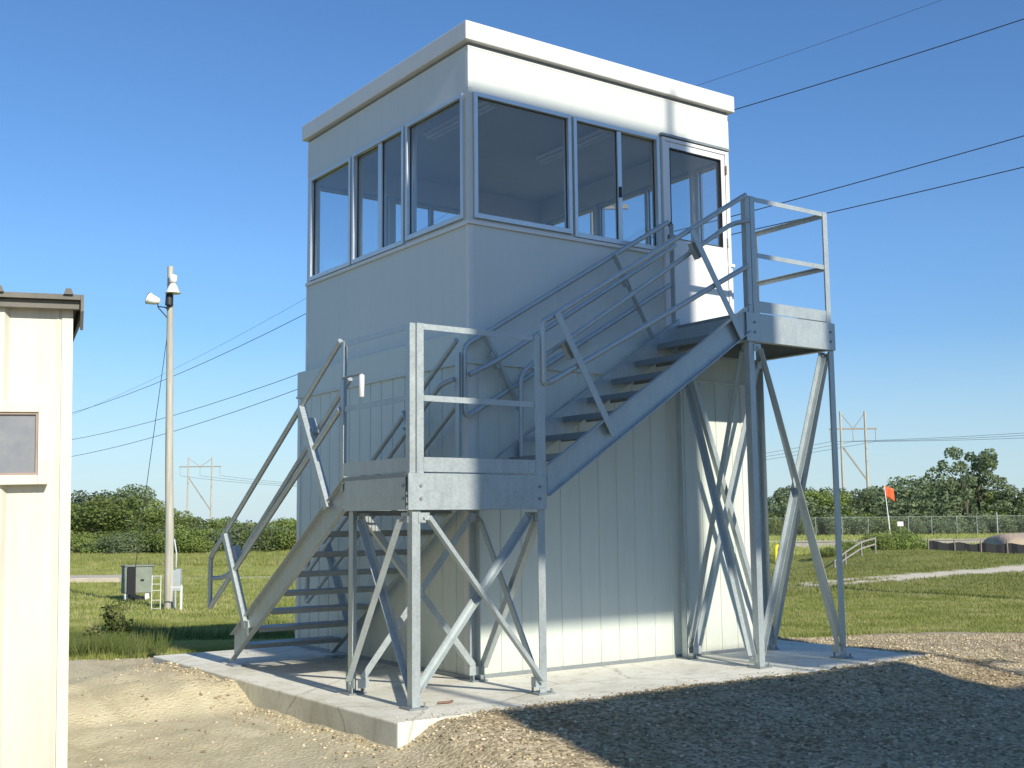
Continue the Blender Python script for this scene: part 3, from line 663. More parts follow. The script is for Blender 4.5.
# local: front wall along -X from the corner, normal -Y
HS=2.57
sw=MB(); siding=[]
prof=[(0,0)]; k=.06
def rib(k,w=.020,h=.034): return [(k-w-.012,0),(k-w*.5,-h),(k+w*.5,-h),(k+w+.012,0)]
pr=[(0,0)]
for i in range(17):
    kk=.31+i*.305
    if i==0: pass
    pr+=rib(kk); 
    for q in (.10,.20): pr+= [(kk+q-.015,0),(kk+q,-.007),(kk+q+.015,0)]
pr=[(0,0),(.055,0),(.06,-.004),(.075,0)]+pr[1:]+[(5.8,0)]
n=len(pr); sw.add([(-a,c,z) for z in (0,HS) for a,c in pr],[(i+1,i,n+i,n+i+1) for i in range(n-1)])
sw.add([(0,0,0),(0,5,0),(0,5,HS),(0,0,HS)],[(0,1,2,3)]); sw.add([(-5.8,0,0),(-5.8,5,0),(-5.8,5,HS),(-5.8,0,HS)],[(3,2,1,0)]); sw.add([(0,5,0),(-5.8,5,0),(-5.8,5,HS),(0,5,HS)],[(0,1,2,3)])
sw.build('wall','shed_paint',sh)
ct=MB(); ct.angle((.004,-.008,.0),(.004,-.008,HS-.03),(-1,0,0),(0,1,0),.05,.004); ct.build('corner_trim','shed_trim',sh)
rf=MB(); 
rf.prism([(-.10,HS+.005),(-.10,HS+.03),(2.5,HS+.27),(5.1,HS+.03),(5.1,HS+.005),(2.5,HS+.24)],(.035,0,0),(-5.85,0,0),(0,1,0),(0,0,1))
for i in range(18):
    xx=-.02-i*.305; rf.prism([(-.022,0),(-.012,.028),(.012,.028),(.022,0)],(xx,-.115,HS+.028),(xx,2.5,HS+.27),(1,0,0),(0,0,1))
rfo=rf.build('roof','shed_roof',sh)
gt=MB(); gt.box(-5.85,.034,-.070,-.036,HS-.035,HS+.002); gt.prism([(-.10,HS+.03),(-.10,HS-.05),(-.02,HS-.13),(.10,HS-.06),(2.5,HS+.17),(4.9,HS-.06),(5.02,HS-.12),(5.1,HS-.05),(5.1,HS+.03),(2.5,HS+.26)],(.036,0,0),(.050,0,0),(0,1,0),(0,0,1)); gt.build('eave_trim','shed_roof',sh)
# window of the shed
zc=lambda v: 0
wz0,wz1=HS-.80,HS-.545
wf=MB(); wx1=-.150; wx0=-.80; wz1=2.03; wz0=1.745
rect_frame(wf,'y',-.065,-.002,wx0-.05,wx1+.05,wz0-.05,wz1+.05,.045); wfo=wf.build('window','shed_trim',sh,bevel=.003)
wg=MB(); wg.box(wx0,wx1,-.044,-.038,wz0,wz1); wg.build('glass_pane','shed_glass',wfo)
wr=MB(); rect_frame(wr,'y',-.056,-.030,wx0-.004,wx1+.004,wz0-.004,wz1+.004,.009); wr.build('inner_frame','inner_tan',wfo)
# ------------------------------------------------------------------ UTILITY POLE, cabinet and bits near it
def ground_at(a,d):
    p=gp(a,d); return Vector((p.x,p.y,tz(p.x,p.y)))
pb_=ground_at(172,27)
up_=empty('floodlight_pole',pb_,'tall weathered wooden pole with two floodlights standing in the grass','pole')
lean=RH*(-.165); PT=Vector((lean.x,lean.y,8.05)); 
b_=MB(); K=10; b_.tube([PT*(i/K)+Vector((random.uniform(-.01,.01),random.uniform(-.01,.01),0)) if i else Vector((0,0,-.3)) for i in range(K+1)],[.108-.038*i/K for i in range(K+1)],12); b_.build('shaft','pole_wood',up_)
def onp(z): return PT*(z/PT.z)
b_=MB(); q=onp(7.1)-FH*.09; b_.tube([q+Vector((0,0,.42)),q+Vector((0,0,.25)),q],[.04,.085,.10],10); b_.tube([q,q-Vector((0,0,.10))-RH*.05],.04,8); b_.build('cable_sleeve','black_metal',up_)
b_=MB(); q=onp(7.55)+RH*.10-FH*.12; b_.tube([q+Vector((0,0,.28)),q+Vector((0,0,.26)),q+Vector((0,0,.10)),q+Vector((0,0,.08))],[.03,.09,.09,.05],12); b_.tube([q+Vector((0,0,.06)),q,q-Vector((0,0,.16)),q-Vector((0,0,.17))],[.06,.10,.16,.19],14); b_.build('floodlight','lamp_white',up_)
q=onp(7.2)-RH*.33-FH*.05; b_=MB(); b_.tube([q+RH*.10,q+RH*.0+Vector((0,0,.02)),q-RH*.13+Vector((0,0,.06))],[.06,.10,.13],12); b_.tube([q-RH*.13+Vector((0,0,.06)),q-RH*.17+Vector((0,0,.08))],[.13,.15],12); fl_=b_.build('floodlight','lamp_white',up_)
b_=MB(); b_.tube([q-RH*.172+Vector((0,0,.08)),q-RH*.185+Vector((0,0,.085))],[.15,.14],12); b_.build('lens','black_metal',fl_)
b_=MB(); b_.tube([onp(6.78)-RH*.03-FH*.05,q+RH*.06-Vector((0,0,.14)),q+RH*.04],.015,6); b_.tube([onp(7.05)-RH*.05-FH*.05,q+RH*.06-Vector((0,0,.12))],.015,6); b_.build('lamp_arm','black_metal',up_)
b_=MB(); b_.box(-.11,.11,-.08,.08,0,.50); mbx=b_.build('meter_box','meter_grey',up_,bevel=.01); mbx.rotation_euler=(0,0,-YAW); mbx.location=(RH*.14+FH*.05+Vector((0,0,.42)))
b_=MB(); q=RH*.17-FH*.1; b_.tube([q+Vector((0,0,-.1)),q+Vector((0,0,.43))],.025,8); b_.tube([q+Vector((.0,0,.96)),q+Vector((0,0,1.3)),onp(1.6)+RH*.12],.02,8); b_.build('conduit','meter_grey',up_)
# guy wire
gw=ground_at(133,26.5); b_=MB(); b_.tube([pb_+onp(6.9),gw],.008,5); o=b_.build('guy_wire','wire'); tag(o,'thin guy wire slanting down left from the floodlight pole','wire')
# ladder-like white rack left of the pole
lb=ground_at(159,26.6); lr=empty('white_rack',lb,'small white ladder-like metal rack just left of the pole base','rack',rz=-YAW)
for x in (-.10,.10):
    b_=MB(); b_.tube([(x,0,-.1),(x,0,.80)],.011,6); b_.build('upright','white_paint',lr)
for z in (.05,.24,.46,.60,.78):
    b_=MB(); b_.tube([(-.10,0,z),(.10,0,z)],.009,6); b_.build('rung','white_paint',lr)
sk=ground_at(184,26.4); b_=MB(); b_.box(-.022,.022,-.022,.022,-.1,.55); b_.add([(-.022,-.022,.55),(.022,-.022,.55),(.022,.022,.55),(-.022,.022,.55),(0,0,.60)],[(0,1,4),(1,2,4),(2,3,4),(3,0,4)]); b_.bar((-.24,0,.54),(0,0,.54),.02,.02); o=b_.build('white_stake','white_paint'); o.location=sk; o.rotation_euler=(0,0,-YAW); tag(o,'thin white stake with a crossbar right of the pole base','stake')
# equipment cabinet
cb=ground_at(140,30.5); cbo=empty('equipment_cabinet',cb,'grey-green metal cabinet on short legs left of the floodlight pole','cabinet',rz=-YAW+.28)
b_=MB(); b_.box(-.38,.38,-.3,.3,.18,.86); b_.build('body','cabinet',cbo,bevel=.02)
b_=MB(); b_.box(-.41,.41,-.33,.33,.861,.89); b_.build('lid','cabinet',cbo,bevel=.008)
b_=MB(); b_.box(.10,.18,-.335,-.302,.50,.54); b_.build('handle','black_metal',cbo)
for x in (-.26,.26):
    for y in (-.22,.22):
        b_=MB(); b_.box(x-.05,x+.05,y-.05,y+.05,-.1,.179); b_.build('leg','white_paint',cbo)
b_=MB(); p0,p1,p2=(-.13,-.345,.86),(-.12,-.37,.14),(.28,-.95,-.05); b_.bar(p0,p1,.20,.05,(0,1,0)); b_.bar(p1,p2,.20,.05,(0,0,1)); b_.build('cable_chute','black_fabric',cbo)
# pale low platform beside the track
pl=ground_at(95,40); b_=MB(); b_.box(-1.5,1.35,-1.2,1.2,-.1,.10); b_.box(-1.42,1.28,-1.12,1.12,.10,.14); o=b_.build('low_platform','platform_tan',bevel=.01); o.location=pl; o.rotation_euler=(0,0,-YAW); tag(o,'low pale tan platform on the grass left of the grey-green cabinet','platform')
# ------------------------------------------------------------------ FAR RIGHT things
def pt(a,d,z): p=gp(a,d); return Vector((p.x,p.y,z))
# yellow hoop
yh=ground_at(773,58); hb=MB(); hb.tube([(-.17,0,-.1),(-.17,0,.62),(-.13,0,.78),(0,0,.86),(.13,0,.78),(.17,0,.62),(.17,0,-.1)],.085,10); o=hb.build('yellow_hoop','yellow'); o.location=yh; o.rotation_euler=(0,0,-YAW+.9); tag(o,'yellow hoop-shaped guard post standing in the grass','guard post')
# flag on a pole
fb=ground_at(886,92); fp=empty('flag_pole',fb,'leaning white pole flying an orange flag','flag pole')
top=-RH*.34+Vector((0,0,4.35)); b_=MB(); b_.tube([(0,0,-.2),top*.5,top],[.05,.045,.03],8); b_.build('pole','white_paint',fp)
b_=MB(); vs=[];nx,nz=9,6
for i in range(nx):
    for j in range(nz):
        u=i/(nx-1); w=j/(nz-1); p=top*(.985-.20*w)+RH*(u*.74+.0)+Vector((0,0,-.30*u-.10*u*w))+FH*(.10*math.sin(u*7+w*1.2)*u); vs.append(p)
fs=[(i*nz+j,(i+1)*nz+j,(i+1)*nz+j+1,i*nz+j+1) for i in range(nx-1) for j in range(nz-1)]
b_.add(vs,fs,True); fo=b_.build('flag','orange',fp); sm=fo.modifiers.new('s','SOLIDIFY'); sm.thickness=.01
# rail fence beside the ditch
rfp=[(829,50),(840,51.5),(856,53.5),(870,55)]; rl=empty('rail_fence',ground_at(829,50),'short pale two-rail fence sloping beside the shrubs on the right','fence'); o0=rl.location.copy()
tops=[]
for a,d in rfp:
    g0=ground_at(a,d); h_=.55 ; z_=g0.z+ (0 if a<835 else 0); b_=MB(); b_.box(-.03,.03,-.03,.03,-.2,h_+ (a-829)*.006); o=b_.build('post','old_concrete',rl); o.location=g0-o0; tops.append(g0-o0+Vector((0,0,h_-.05+(a-829)*.006)))
for k in (0,.28):
    b_=MB()
    for a,b in zip(tops[:-1],tops[1:]): b_.bar(a-Vector((0,0,k)),b-Vector((0,0,k)),.04,.06)
    b_.build('rail','old_concrete',rl)
# low concrete wall
a,b=pt(790,76,0),pt(982,79,0); z0=min(tz(a.x,a.y),tz(b.x,b.y)); ze=z0+.25; b_=MB(); b_.bar((a.x,a.y,z0),(b.x,b.y,z0),.3,.74); b_.bar((a.x,a.y,z0+.40),(b.x,b.y,z0+.40),.42,.06)
o=b_.build('low_wall','old_concrete'); tag(o,'long low concrete wall behind the shrubs on the right','wall')
# silt fence
a,b=pt(922,60,0),pt(1130,60,0); sf=empty('silt_fence',(a.x,a.y,tz(a.x,a.y)),'low black fabric silt fence below the earth pile on the right','fence')
b_=MB(); vs=[]; n=40
for i in range(n+1):
    p=a.lerp(b,i/n); g0=tz(p.x,p.y); w=.05*math.sin(i*2.1)+.03*math.sin(i*.9); q=Vector((p.x,p.y,0))+FH*w-Vector((sf.location.x,sf.location.y,sf.location.z)); vs+= [q+Vector((0,0,g0-.1)),q+Vector((0,0,g0+.52+.05*math.sin(i*1.3)))]
b_.add(vs,[(2*i,2*i+2,2*i+3,2*i+1) for i in range(n)]); o=b_.build('fabric','black_fabric',sf); o.modifiers.new('s','SOLIDIFY').thickness=.02
for i in range(0,n+1,5):
    p=a.lerp(b,i/n); b_=MB(); q=Vector((p.x,p.y,tz(p.x,p.y)))-sf.location-FH*.08; b_.box(q.x-.025,q.x+.025,q.y-.025,q.y+.025,q.z-.1,q.z+.68); b_.build('stake','grey_wood',sf)
# earth pile
vs=[];nu,nv_=40,16
c=pt(1058,72,0); cz=tz(c.x,c.y)
for i in range(nu):
    for j in range(nv_):
        u=i/(nu-1)*2-1; w=j/(nv_-1)*2-1; h=max(0,1-abs(u)**16)*max(0,1-w*w)**.35*1.05; h*=1+.12*(vnoise(np.array([u*4.]),np.array([w*3.]),1,3)[0]-.5)
        q=RH*(u*4.7)+FH*(w*2.2); vs.append((q.x,q.y,h-.15))
b_=MB(); b_.add(vs,[(i*nv_+j,(i+1)*nv_+j,(i+1)*nv_+j+1,i*nv_+j+1) for i in range(nu-1) for j in range(nv_-1)],True)
o=b_.build('earth_pile','dirt_pile'); o.location=(c.x,c.y,cz); tag(o,'long flat-topped pile of tan earth behind the black silt fence','earth pile')
# chain link fence
m,t,b=nt('chain_link'); out=t.nodes['Material Output']; vec=coords(t)
b.inputs['Base Color'].default_value=(.35,.37,.38,1); b.inputs['Metallic'].default_value=.3; tr=N(t,'ShaderNodeBsdfTransparent'); ms=N(t,'ShaderNodeMixShader'); ms.inputs[0].default_value=.05; t.links.new(tr.outputs[0],ms.inputs[1]); t.links.new(b.outputs[0],ms.inputs[2]); t.links.new(ms.outputs[0],out.inputs[0])
P0=pt(700,118,0); cf=empty('chain_link_fence',(P0.x,P0.y,tz(P0.x,P0.y)),'long grey chain link fence in front of the trees on the right','fence')
pa=[700,728,756,785,812,838,864,885,904,927,952,972,992,1030,1070,1110]
tp=[]
for a in pa:
    p=ground_at(a,118)-cf.location; hh=2.25 if a==992 else 1.95; b_=MB(); b_.tube([(p.x,p.y,p.z-.2),(p.x,p.y,p.z+hh)],.07 if a==992 else .032,8); b_.build('post','galvanised',cf); tp.append(p)
b_=MB()
for p,q in zip(tp[:-1],tp[1:]): b_.add([p,q,q+Vector((0,0,1.85)),p+Vector((0,0,1.85))],[(0,1,2,3)])
b_.build('wire_mesh','chain_link',cf)
b_=MB(); b_.tube([p+Vector((0,0,1.87)) for p in tp],.012,6); b_.build('top_rail','galvanised',cf)
sg=ground_at(896,112); so=empty('white_sign',sg,'tiny white sign on a post near the chain link fence','sign',rz=-YAW); b_=MB(); b_.box(-.28,.28,-.02,.02,1.0,1.42); b_.build('board','lamp_white',so); b_=MB(); b_.box(-.04,.04,.021,.08,-.1,1.3); b_.build('post','grey_wood',so)
# H-frame transmission structures
def hframe(a1,a2,d,H,zc,zc2,wid,label,ins=True):
    p1,p2=pt(a1,d,0),pt(a2,d,0); base=p1.lerp(p2,.5); gz=tz(base.x,base.y); e=empty('transmission_tower',(base.x,base.y,gz),label,'power pylon','wooden H-frame pylons beyond the trees')
    q1,q2=p1-base,p2-base; ax=(q2-q1).normalized()
    for q in (q1,q2):
        b_=MB(); b_.tube([q+Vector((0,0,-.5)),q+Vector((0,0,H))],[.26,.17],8); b_.build('pole','pole_wood',e)
    b_=MB(); b_.bar(q1-ax*wid+Vector((0,0,zc)),q2+ax*wid+Vector((0,0,zc)),.22,.25); b_.build('crossarm','grey_wood',e)
    b_=MB(); b_.bar(q1+Vector((0,0,zc2)),q2+Vector((0,0,zc2-(q2-q1).length*1.45)),.2,.22); b_.build('cross_brace','grey_wood',e)
    b_=MB(); b_.bar(q1+Vector((0,0,H-.3)),q1.lerp(q2,.5)+Vector((0,0,zc)),.1,.1); b_.bar(q2+Vector((0,0,H-.3)),q1.lerp(q2,.5)+Vector((0,0,zc)),.1,.1); b_.build('knee_brace','grey_wood',e)
    ends=[]
    for k in (-1,0,1):
        c=q1.lerp(q2,.5)+ax*k*((q2-q1).length/2+wid*.9); b_=MB(); b_.tube([c+Vector((0,0,zc)),c+Vector((0,0,zc-2.1))],.09,6); b_.build('insulator','meter_grey',e); ends.append(base+c+Vector((0,0,gz+zc-2.1)))
    return e,ends,[base+q1+Vector((0,0,gz+H)),base+q2+Vector((0,0,gz+H))]
h1,e1_,t1_=hframe(841,865.5,190,19.2,16.3,13.6,1.9,'tall wooden H-frame power pylon seen right of the tower behind the fence')
h2,e2_,t2_=hframe(188,211.5,270,17.2,15.0,12.6,2.1,'distant wooden H-frame power pylon seen left of the tower behind the trees')
def wire(name,pts,sag,r,label,group):
    b_=MB(); out=[]
    for a,b,s in zip(pts[:-1],pts[1:],sag):
        a,b=Vector(a),Vector(b)
        for k in range(24):
            u=k/24; out.append(a.lerp(b,u)-Vector((0,0,4*s*u*(1-u))))
    out.append(Vector(pts[-1])); b_.tube(out,r,5); o=b_.build(name,'wire'); tag(o,label,'power line',group)
# high-voltage conductors: pylon left - pylon right - off to the right
far=[pt(1500,150,0)+Vector((0,0,z)) for z in (17.2,16.4,15.4)]
words=['upper','middle','lower']
for k in range(3):
    wire('power_line',[e2_[k]*1.0,e1_[k],far[k]],[5,1.2],.028,'far conductor hanging from the H-frame pylons, '+['left','middle','right'][k]+' insulator','conductors on the H-frame pylons')
# nearer service lines over the site, meeting at a wooden pole hidden behind the tower
pm2=ground_at(598,30); mp=empty('utility_pole',pm2,'wooden utility pole standing behind the white tower','pole'); b_=MB(); b_.tube([(0,0,-.3),(0,0,11.2)],[.16,.11],10); b_.build('shaft','pole_wood',mp)
b_=MB(); b_.bar(RH*-.9+Vector((0,0,10.2)),RH*.9+Vector((0,0,10.2)),.1,.12); b_.build('crossarm','grey_wood',mp)
def zat(v,a,d): # height of the sight line
    # solved from the camera frame: returns z so that the point lies on the image row v at azimuth a
    dirv=fw+r_*((a-512)/FPX)+u_*((384-v)/FPX); return CAM.z+dirv.z*d/ (dirv.dot(fw))
def P3(a,v,d):
    dirv=fw+r_*((a-512)/FPX)+u_*((384-v)/FPX); return CAM+dirv*d
for (a_l,v_l,v_m,a_r,v_r,sl,sr,lab) in ((-60,431,149,1330,-85,2.2,.15,'top service line crossing the sky behind the tower'),
        (-60,445,251,1330,46,1.9,.10,'middle service line crossing the sky behind the tower'),
        (-60,463,263,1330,91,1.9,.10,'lowest service line crossing the sky behind the tower')):
    wire('power_line',[P3(a_l,v_l,88),P3(598,v_m,30),P3(a_r,v_r,22)],[sl,sr],.012,lab,'service lines over the site')
wire('power_line',[P3(-60,452,120),P3(598,118,46),P3(1330,-150,40)],[2.5,.3],.008,'faint thin line crossing the sky above the service lines','service lines over the site')
rp=ground_at(1330,22); mp2=empty('utility_pole',rp,'wooden utility pole just outside the picture to the right','pole'); b_=MB(); b_.tube([(0,0,-.3),(0,0,12.6)],[.16,.11],10); b_.build('shaft','pole_wood',mp2)
# ------------------------------------------------------------------ TREES
def blob_pts(n,lobes):
    out=[]; w=np.array([l[3]**2 for l in lobes]); w=w/w.sum(); ch=rng.choice(len(lobes),n,p=w)
    L_=np.array(lobes)[ch]; d=rng.normal(size=(n,3)); d/=np.linalg.norm(d,axis=1)[:,None]; rr_=L_[:,3]*(.55+.5*rng.random(n)**.6)
    return L_[:,:3]+d*rr_[:,None]*np.array([1,1,.85]),d
def leafmesh(name,pts,nrm,size):
    n=len(pts); a=rng.normal(size=(n,3))+nrm*.8; a/=np.linalg.norm(a,axis=1)[:,None]; b=np.cross(a,rng.normal(size=(n,3))); b/=np.linalg.norm(b,axis=1)[:,None]; c=np.cross(a,b)
    s=size*(.5+rng.random(n))[:,None]
    v=np.stack([pts-b*s-c*s*.5,pts+b*s*.1-c*s*.8,pts+b*s+c*s*.3,pts-b*s*.2+c*s*.9],1).reshape(-1,3)
    return fastmesh(name,v,np.arange(4*n).reshape(-1,4),4)
def tree_proto(kind):
    """unit-height tree; returns trunk mesh and crown mesh"""
    lobes=[]; sk=MB()
    if kind=='round': 
        for _ in range(22):
            a=random.random()*6.28; r=random.random()**.5*.36; z=.30+random.random()*.52; r*=math.sqrt(max(.05,1-((z-.52)/.5)**2)); lobes.append((math.cos(a)*r,math.sin(a)*r,z,.10+.08*random.random()))
        n,sz=4400,.016
    elif kind=='bush':
        for _ in range(26):
            a=random.random()*6.28; r=random.random()**.5*.62; z=.12+random.random()*.66*(1-r*.9); lobes.append((math.cos(a)*r,math.sin(a)*r,z,.13+.12*random.random()))
        n,sz=4400,.021
    elif kind=='airy':
        for _ in range(22):
            a=random.random()*6.28; z=.42+random.random()*.50; r=random.random()**.6*.34*(1.1-abs(z-.68)*1.6); lobes.append((math.cos(a)*r,math.sin(a)*r,z,.05+.06*random.random()))
        n,sz=2600,.014
    else:
        for _ in range(16):
            a=random.random()*6.28; z=.35+random.random()*.55; r=random.random()**.5*.22*(1.2-z); lobes.append((math.cos(a)*r,math.sin(a)*r,z,.06+.05*random.random()))
        n,sz=2000,.014
    sk.tube([(0,0,-.03),(.01,0,.3),(.0,.01,.62)],[.022,.016,.007],7)
    for l in lobes[::2]:
        z0=max(.08,min(.5,l[2]*.55)); sk.tube([(0.005,0,z0),((l[0])*.5,(l[1])*.5,(z0+l[2])*.52),(l[0],l[1],l[2])],[.009,.006,.002],5,cap=False)
    p,d=blob_pts(n,lobes); cm=leafmesh('crown',p,d,sz)
    tm=bpy.data.meshes.new('trunk'); tm.from_pydata(sk.v,[],sk.f); tm.update(); tm.materials.append(M['bark'])
    return tm,cm
PROT={k:[tree_proto(k) for _ in range(3 if k in('round','bush') else 2)] for k in ('round','bush','airy','thin')}
for k in PROT:
    for tm,cm in PROT[k]:
        for suf,mt in (('g','leaf_green'),('b','leaf_blue')): pass
def tree(name,kind,a,d,h,wx,label,group,mt='leaf_green',cat='tree'):
    tm,cm=random.choice(PROT[kind]); g0=ground_at(a,d); e=bpy.data.objects.new(name,None); COL.objects.link(e); e.location=g0; e.rotation_euler=(0,0,random.random()*6.28); e.scale=(h*wx,h*wx,h)
    tag(e,label,cat,group)
    t_=bpy.data.objects.new('trunk',tm); COL.objects.link(t_); t_.parent=e
    key=cm.name+mt
    c2=bpy.data.meshes.get(key)
    if c2 is None: c2=cm.copy(); c2.name=key; c2.materials.append(M[mt])
    c_=bpy.data.objects.new('crown',c2); COL.objects.link(c_); c_.parent=e
    return e
LG='trees along the field edge left of the tower'; RG='trees behind the fence right of the tower'
def top_h(v,a,d,): # height above ground reaching the image row v
    p=P3(a,v,d); return (p.z-tz(p.x,p.y))*(1.14 if a<500 or a in (962,975) else 1.17)
# left belt: distinct taller ones first
tree('broadleaf_tree','round',134,88,top_h(489,134,88),1.15,'tallest broad dark tree of the left belt, just left of the floodlight pole',None,'leaf_blue')
tree('broadleaf_tree','round',96,90,top_h(494,96,90),1.25,'wide pale green tree second from the shed in the left belt',None,'leaf_blue')
tree('broadleaf_tree','round',74,86,top_h(503,74,86),1.1,'green tree showing right beside the cream shed edge',None)
for k,(a,v) in enumerate(((20,496),(45,499),(112,497),(152,499),(168,507),(186,518),(199,517),(214,521),(228,517),(243,519),(257,522),(272,520),(288,517),(303,521),(318,520),(336,520),(356,522),(380,518))):
    a_=a+random.uniform(-2,2); d_=random.uniform(80,92)
    tree('scrub_tree',random.choice(['round','bush']),a_,d_,top_h(v,a_,d_)*random.uniform(.95,1.03),random.uniform(1.1,1.5),'low rounded green tree in the belt along the field left of the tower',LG)
for k in range(44):
    a=-10+k*9.5+random.uniform(-4,4); d_=random.uniform(73,78)
    tree('shrub','bush',a,d_,random.uniform(1.3,2.9),random.uniform(.95,1.5),'green shrub at the foot of the tree belt left of the tower','shrubs at the foot of the left tree belt',random.choice(['leaf_green','leaf_green','leaf_blue']),'shrub')
# right belt
tree('cottonwood_tree','airy',962,128,top_h(452,962,128),1.0,'tall airy tree rising well above the right-hand tree line',None,'leaf_blue')
tree('cottonwood_tree','airy',975,131,top_h(458,975,131),.9,'second crown close behind the tall airy tree on the right',None,'leaf_blue')
for k,(a,v) in enumerate(((1000,486),(1012,490),(1026,492),(1040,488))):
    tree('sapling','thin',a,126,top_h(v,a,126),1.3,'slim tree with a thin wispy crown right of the tall airy tree','slim trees at the right edge','leaf_blue')
for k,(a,v) in enumerate(((640,500),(664,496),(690,497),(712,498),(735,499),(752,500),(764,499),(776,490),(789,487),(801,489),(812,491),(824,493),(838,492),(852,491),(866,489),(880,479),(893,475),(905,474),(917,476),(930,480),(944,482),(958,484),(990,490),(1006,493),(1022,494),(1040,490),(1056,492),(1080,490))):
    d_=random.uniform(126,145)
    tree('broadleaf_tree',random.choice(['round','round','bush','thin']),a+random.uniform(-2,2),d_,top_h(v,a,d_)*random.uniform(.92,1.04),random.uniform(1.0,1.5),'dark green broadleaf tree behind the fence right of the tower',RG,random.choice(['leaf_blue','leaf_green']))
for k in range(46):
    a=640+k*10+random.uniform(-4,4); d_=random.uniform(120,124)
    tree('shrub','bush',a,d_,random.uniform(1.8,3.6),random.uniform(1.0,1.6),'green shrub behind the chain link fence','shrubs behind the chain link fence',random.choice(['leaf_green','leaf_blue']),'shrub')
for (a,d_,h,w,l) in ((872,60,1.35,.9,'leftmost of the three dense shrubs above the short rail fence'),(888,61,1.7,1.0,'middle one of the three dense shrubs above the short rail fence'),(905,62,1.5,1.1,'rightmost of the three dense shrubs above the short rail fence'),(846,58,.9,1.2,'low shrub beside the pale rail fence'),(822,57,.7,1.5,'small dark bush in the ditch left of the pale rail fence')):
    tree('shrub','bush',a,d_,h,w,l,None,'leaf_green','shrub')
# ------------------------------------------------------------------ GRASS (stuff)
def grass(name,n,dmin,dmax,amin,amax,h0,h1,wd,pw=1.0,mat='grass_blade',fn=None):
    d=dmin+(dmax-dmin)*rng.random(n)**pw; a=amin+(amax-amin)*rng.random(n)
    x=CAM.x+FH.x*d+RH.x*(a-512)/FPX*d; y=CAM.y+FH.y*d+RH.y*(a-512)/FPX*d
    g,dm,p=masks(x,y); k=rng.random(n)<(1-g)*(1-p)
    if fn is not None: k&=fn(x,y,d,a)
    x,y,d=x[k],y[k],d[k]; n=len(x); z=terrain(x,y)
    h=(h0+(h1-h0)*rng.random(n))*(.6+.8*vnoise(x,y,.7,21)); w=wd*(.6+.8*rng.random(n)); th=rng.random(n)*6.283; ln=h*(.1+.5*rng.random(n)); la=rng.random(n)*6.283
    bx,by=np.cos(th)*w,np.sin(th)*w
    v=np.stack([np.stack([x-bx,y-by,z-.01],-1),np.stack([x+bx,y+by,z-.01],-1),np.stack([x+np.cos(la)*ln,y+np.sin(la)*ln,z+h],-1)],1).reshape(-1,3)
    me=fastmesh(name,v,np.arange(3*n).reshape(-1,3),3); me.materials.append(M[mat]); o=bpy.data.objects.new(name,me); COL.objects.link(o); tag(o,kind='stuff')
grass('grass',170000,12,24,40,330,.02,.075,.006,.9)
grass('grass',110000,15.5,30,740,1060,.02,.07,.008,.9)
grass('grass',120000,24,75,20,330,.04,.10,.014,.9)
grass('grass',110000,28,72,740,1060,.03,.09,.014,.9)
grass('grass',60000,55,74,0,340,.12,.30,.03)
grass('grass',40000,60,118,700,1060,.10,.28,.03)
# rank growth at the gravel edge on the left
grass('tall_weeds',26000,12.2,16.5,50,170,.06,.30,.006,1,'weed_leaf',lambda x,y,d,a:(d>12.4)&(rng.random(len(a))<np.clip((a-0)/1e9+1-(np.clip((a-95)/60,0,1)**1.2)-.0+(vnoise(x,y,1.6,31)-.5)*.9,0,1)))
grass('tall_weeds',12000,18.5,21.5,100,300,.10,.30,.007,1,'weed_leaf',lambda x,y,d,a:rng.random(len(a))<(vnoise(x,y,.9,33)**1.5))
def weed(a,d,h,lab):
    g0=ground_at(a,d); e=empty('weed_plant',g0,lab,'weed plant'); st=MB(); P=[];D=[]
    for k in range(9):
        aa=random.random()*6.28; ln=h*random.uniform(.6,1); r=random.uniform(.05,.22)*h*1.2; tip=Vector((math.cos(aa)*r,math.sin(aa)*r,ln)); st.tube([(0,0,0),tip*.5+Vector((0,0,.05)),tip],[.006,.004,.002],5)
        for j in range(70):
            u=random.uniform(.3,1.02); P.append(tuple(tip*u+Vector((random.gauss(0,.035),random.gauss(0,.035),random.gauss(0,.02))))); D.append((0,0,1))
    st.build('stem','bark',e); lm_=leafmesh('foliage',np.array(P),np.array(D,float),.020); lm_.materials.append(M['weed_leaf']); o=bpy.data.objects.new('foliage',lm_); COL.objects.link(o); o.parent=e
weed(119,15.2,.62,'tall leafy weed plant at the left gravel edge, the taller one')
weed(128,15.6,.42,'shorter leafy weed plant just right of the tall one at the gravel edge')
weed(98,14.2,.30,'low leafy weed plant left of the tall weed near the shed')
# ------------------------------------------------------------------ unseen stand-in block behind the photographer, shaped to shade the tower front
SUN_T=.60; AZ=R(1.2); YB=-13.0
def shz(s): return s-YB*SUN_T
bx0=-.66+YB*math.tan(AZ); bx1=2.62+YB*math.tan(AZ)
bg=empty('shadow_block',(bx0,YB-3,-.2),'unseen white stand-in block with raised screens, shaped to shade the tower front','building')
def bpart(mb,name,mat):
    o=mb.build(name,mat,bg); o.location=-bg.location; return o
b_=MB(); b_.prism([(bx0+.55,-.3),(3.3,-.3),(3.3,shz(-.885)),(bx0-.14,shz(-.885)),(bx0-.14,shz(-.98)),(bx0+.50,shz(-1.80))],(0,YB-6,0),(0,YB,0),(1,0,0),(0,0,1)); bpart(b_,'wall','siding_paint')
b_=MB(); b_.box(3.302,9,YB-6,YB-.01,-.3,shz(-1.62)); bpart(b_,'wall','siding_paint')
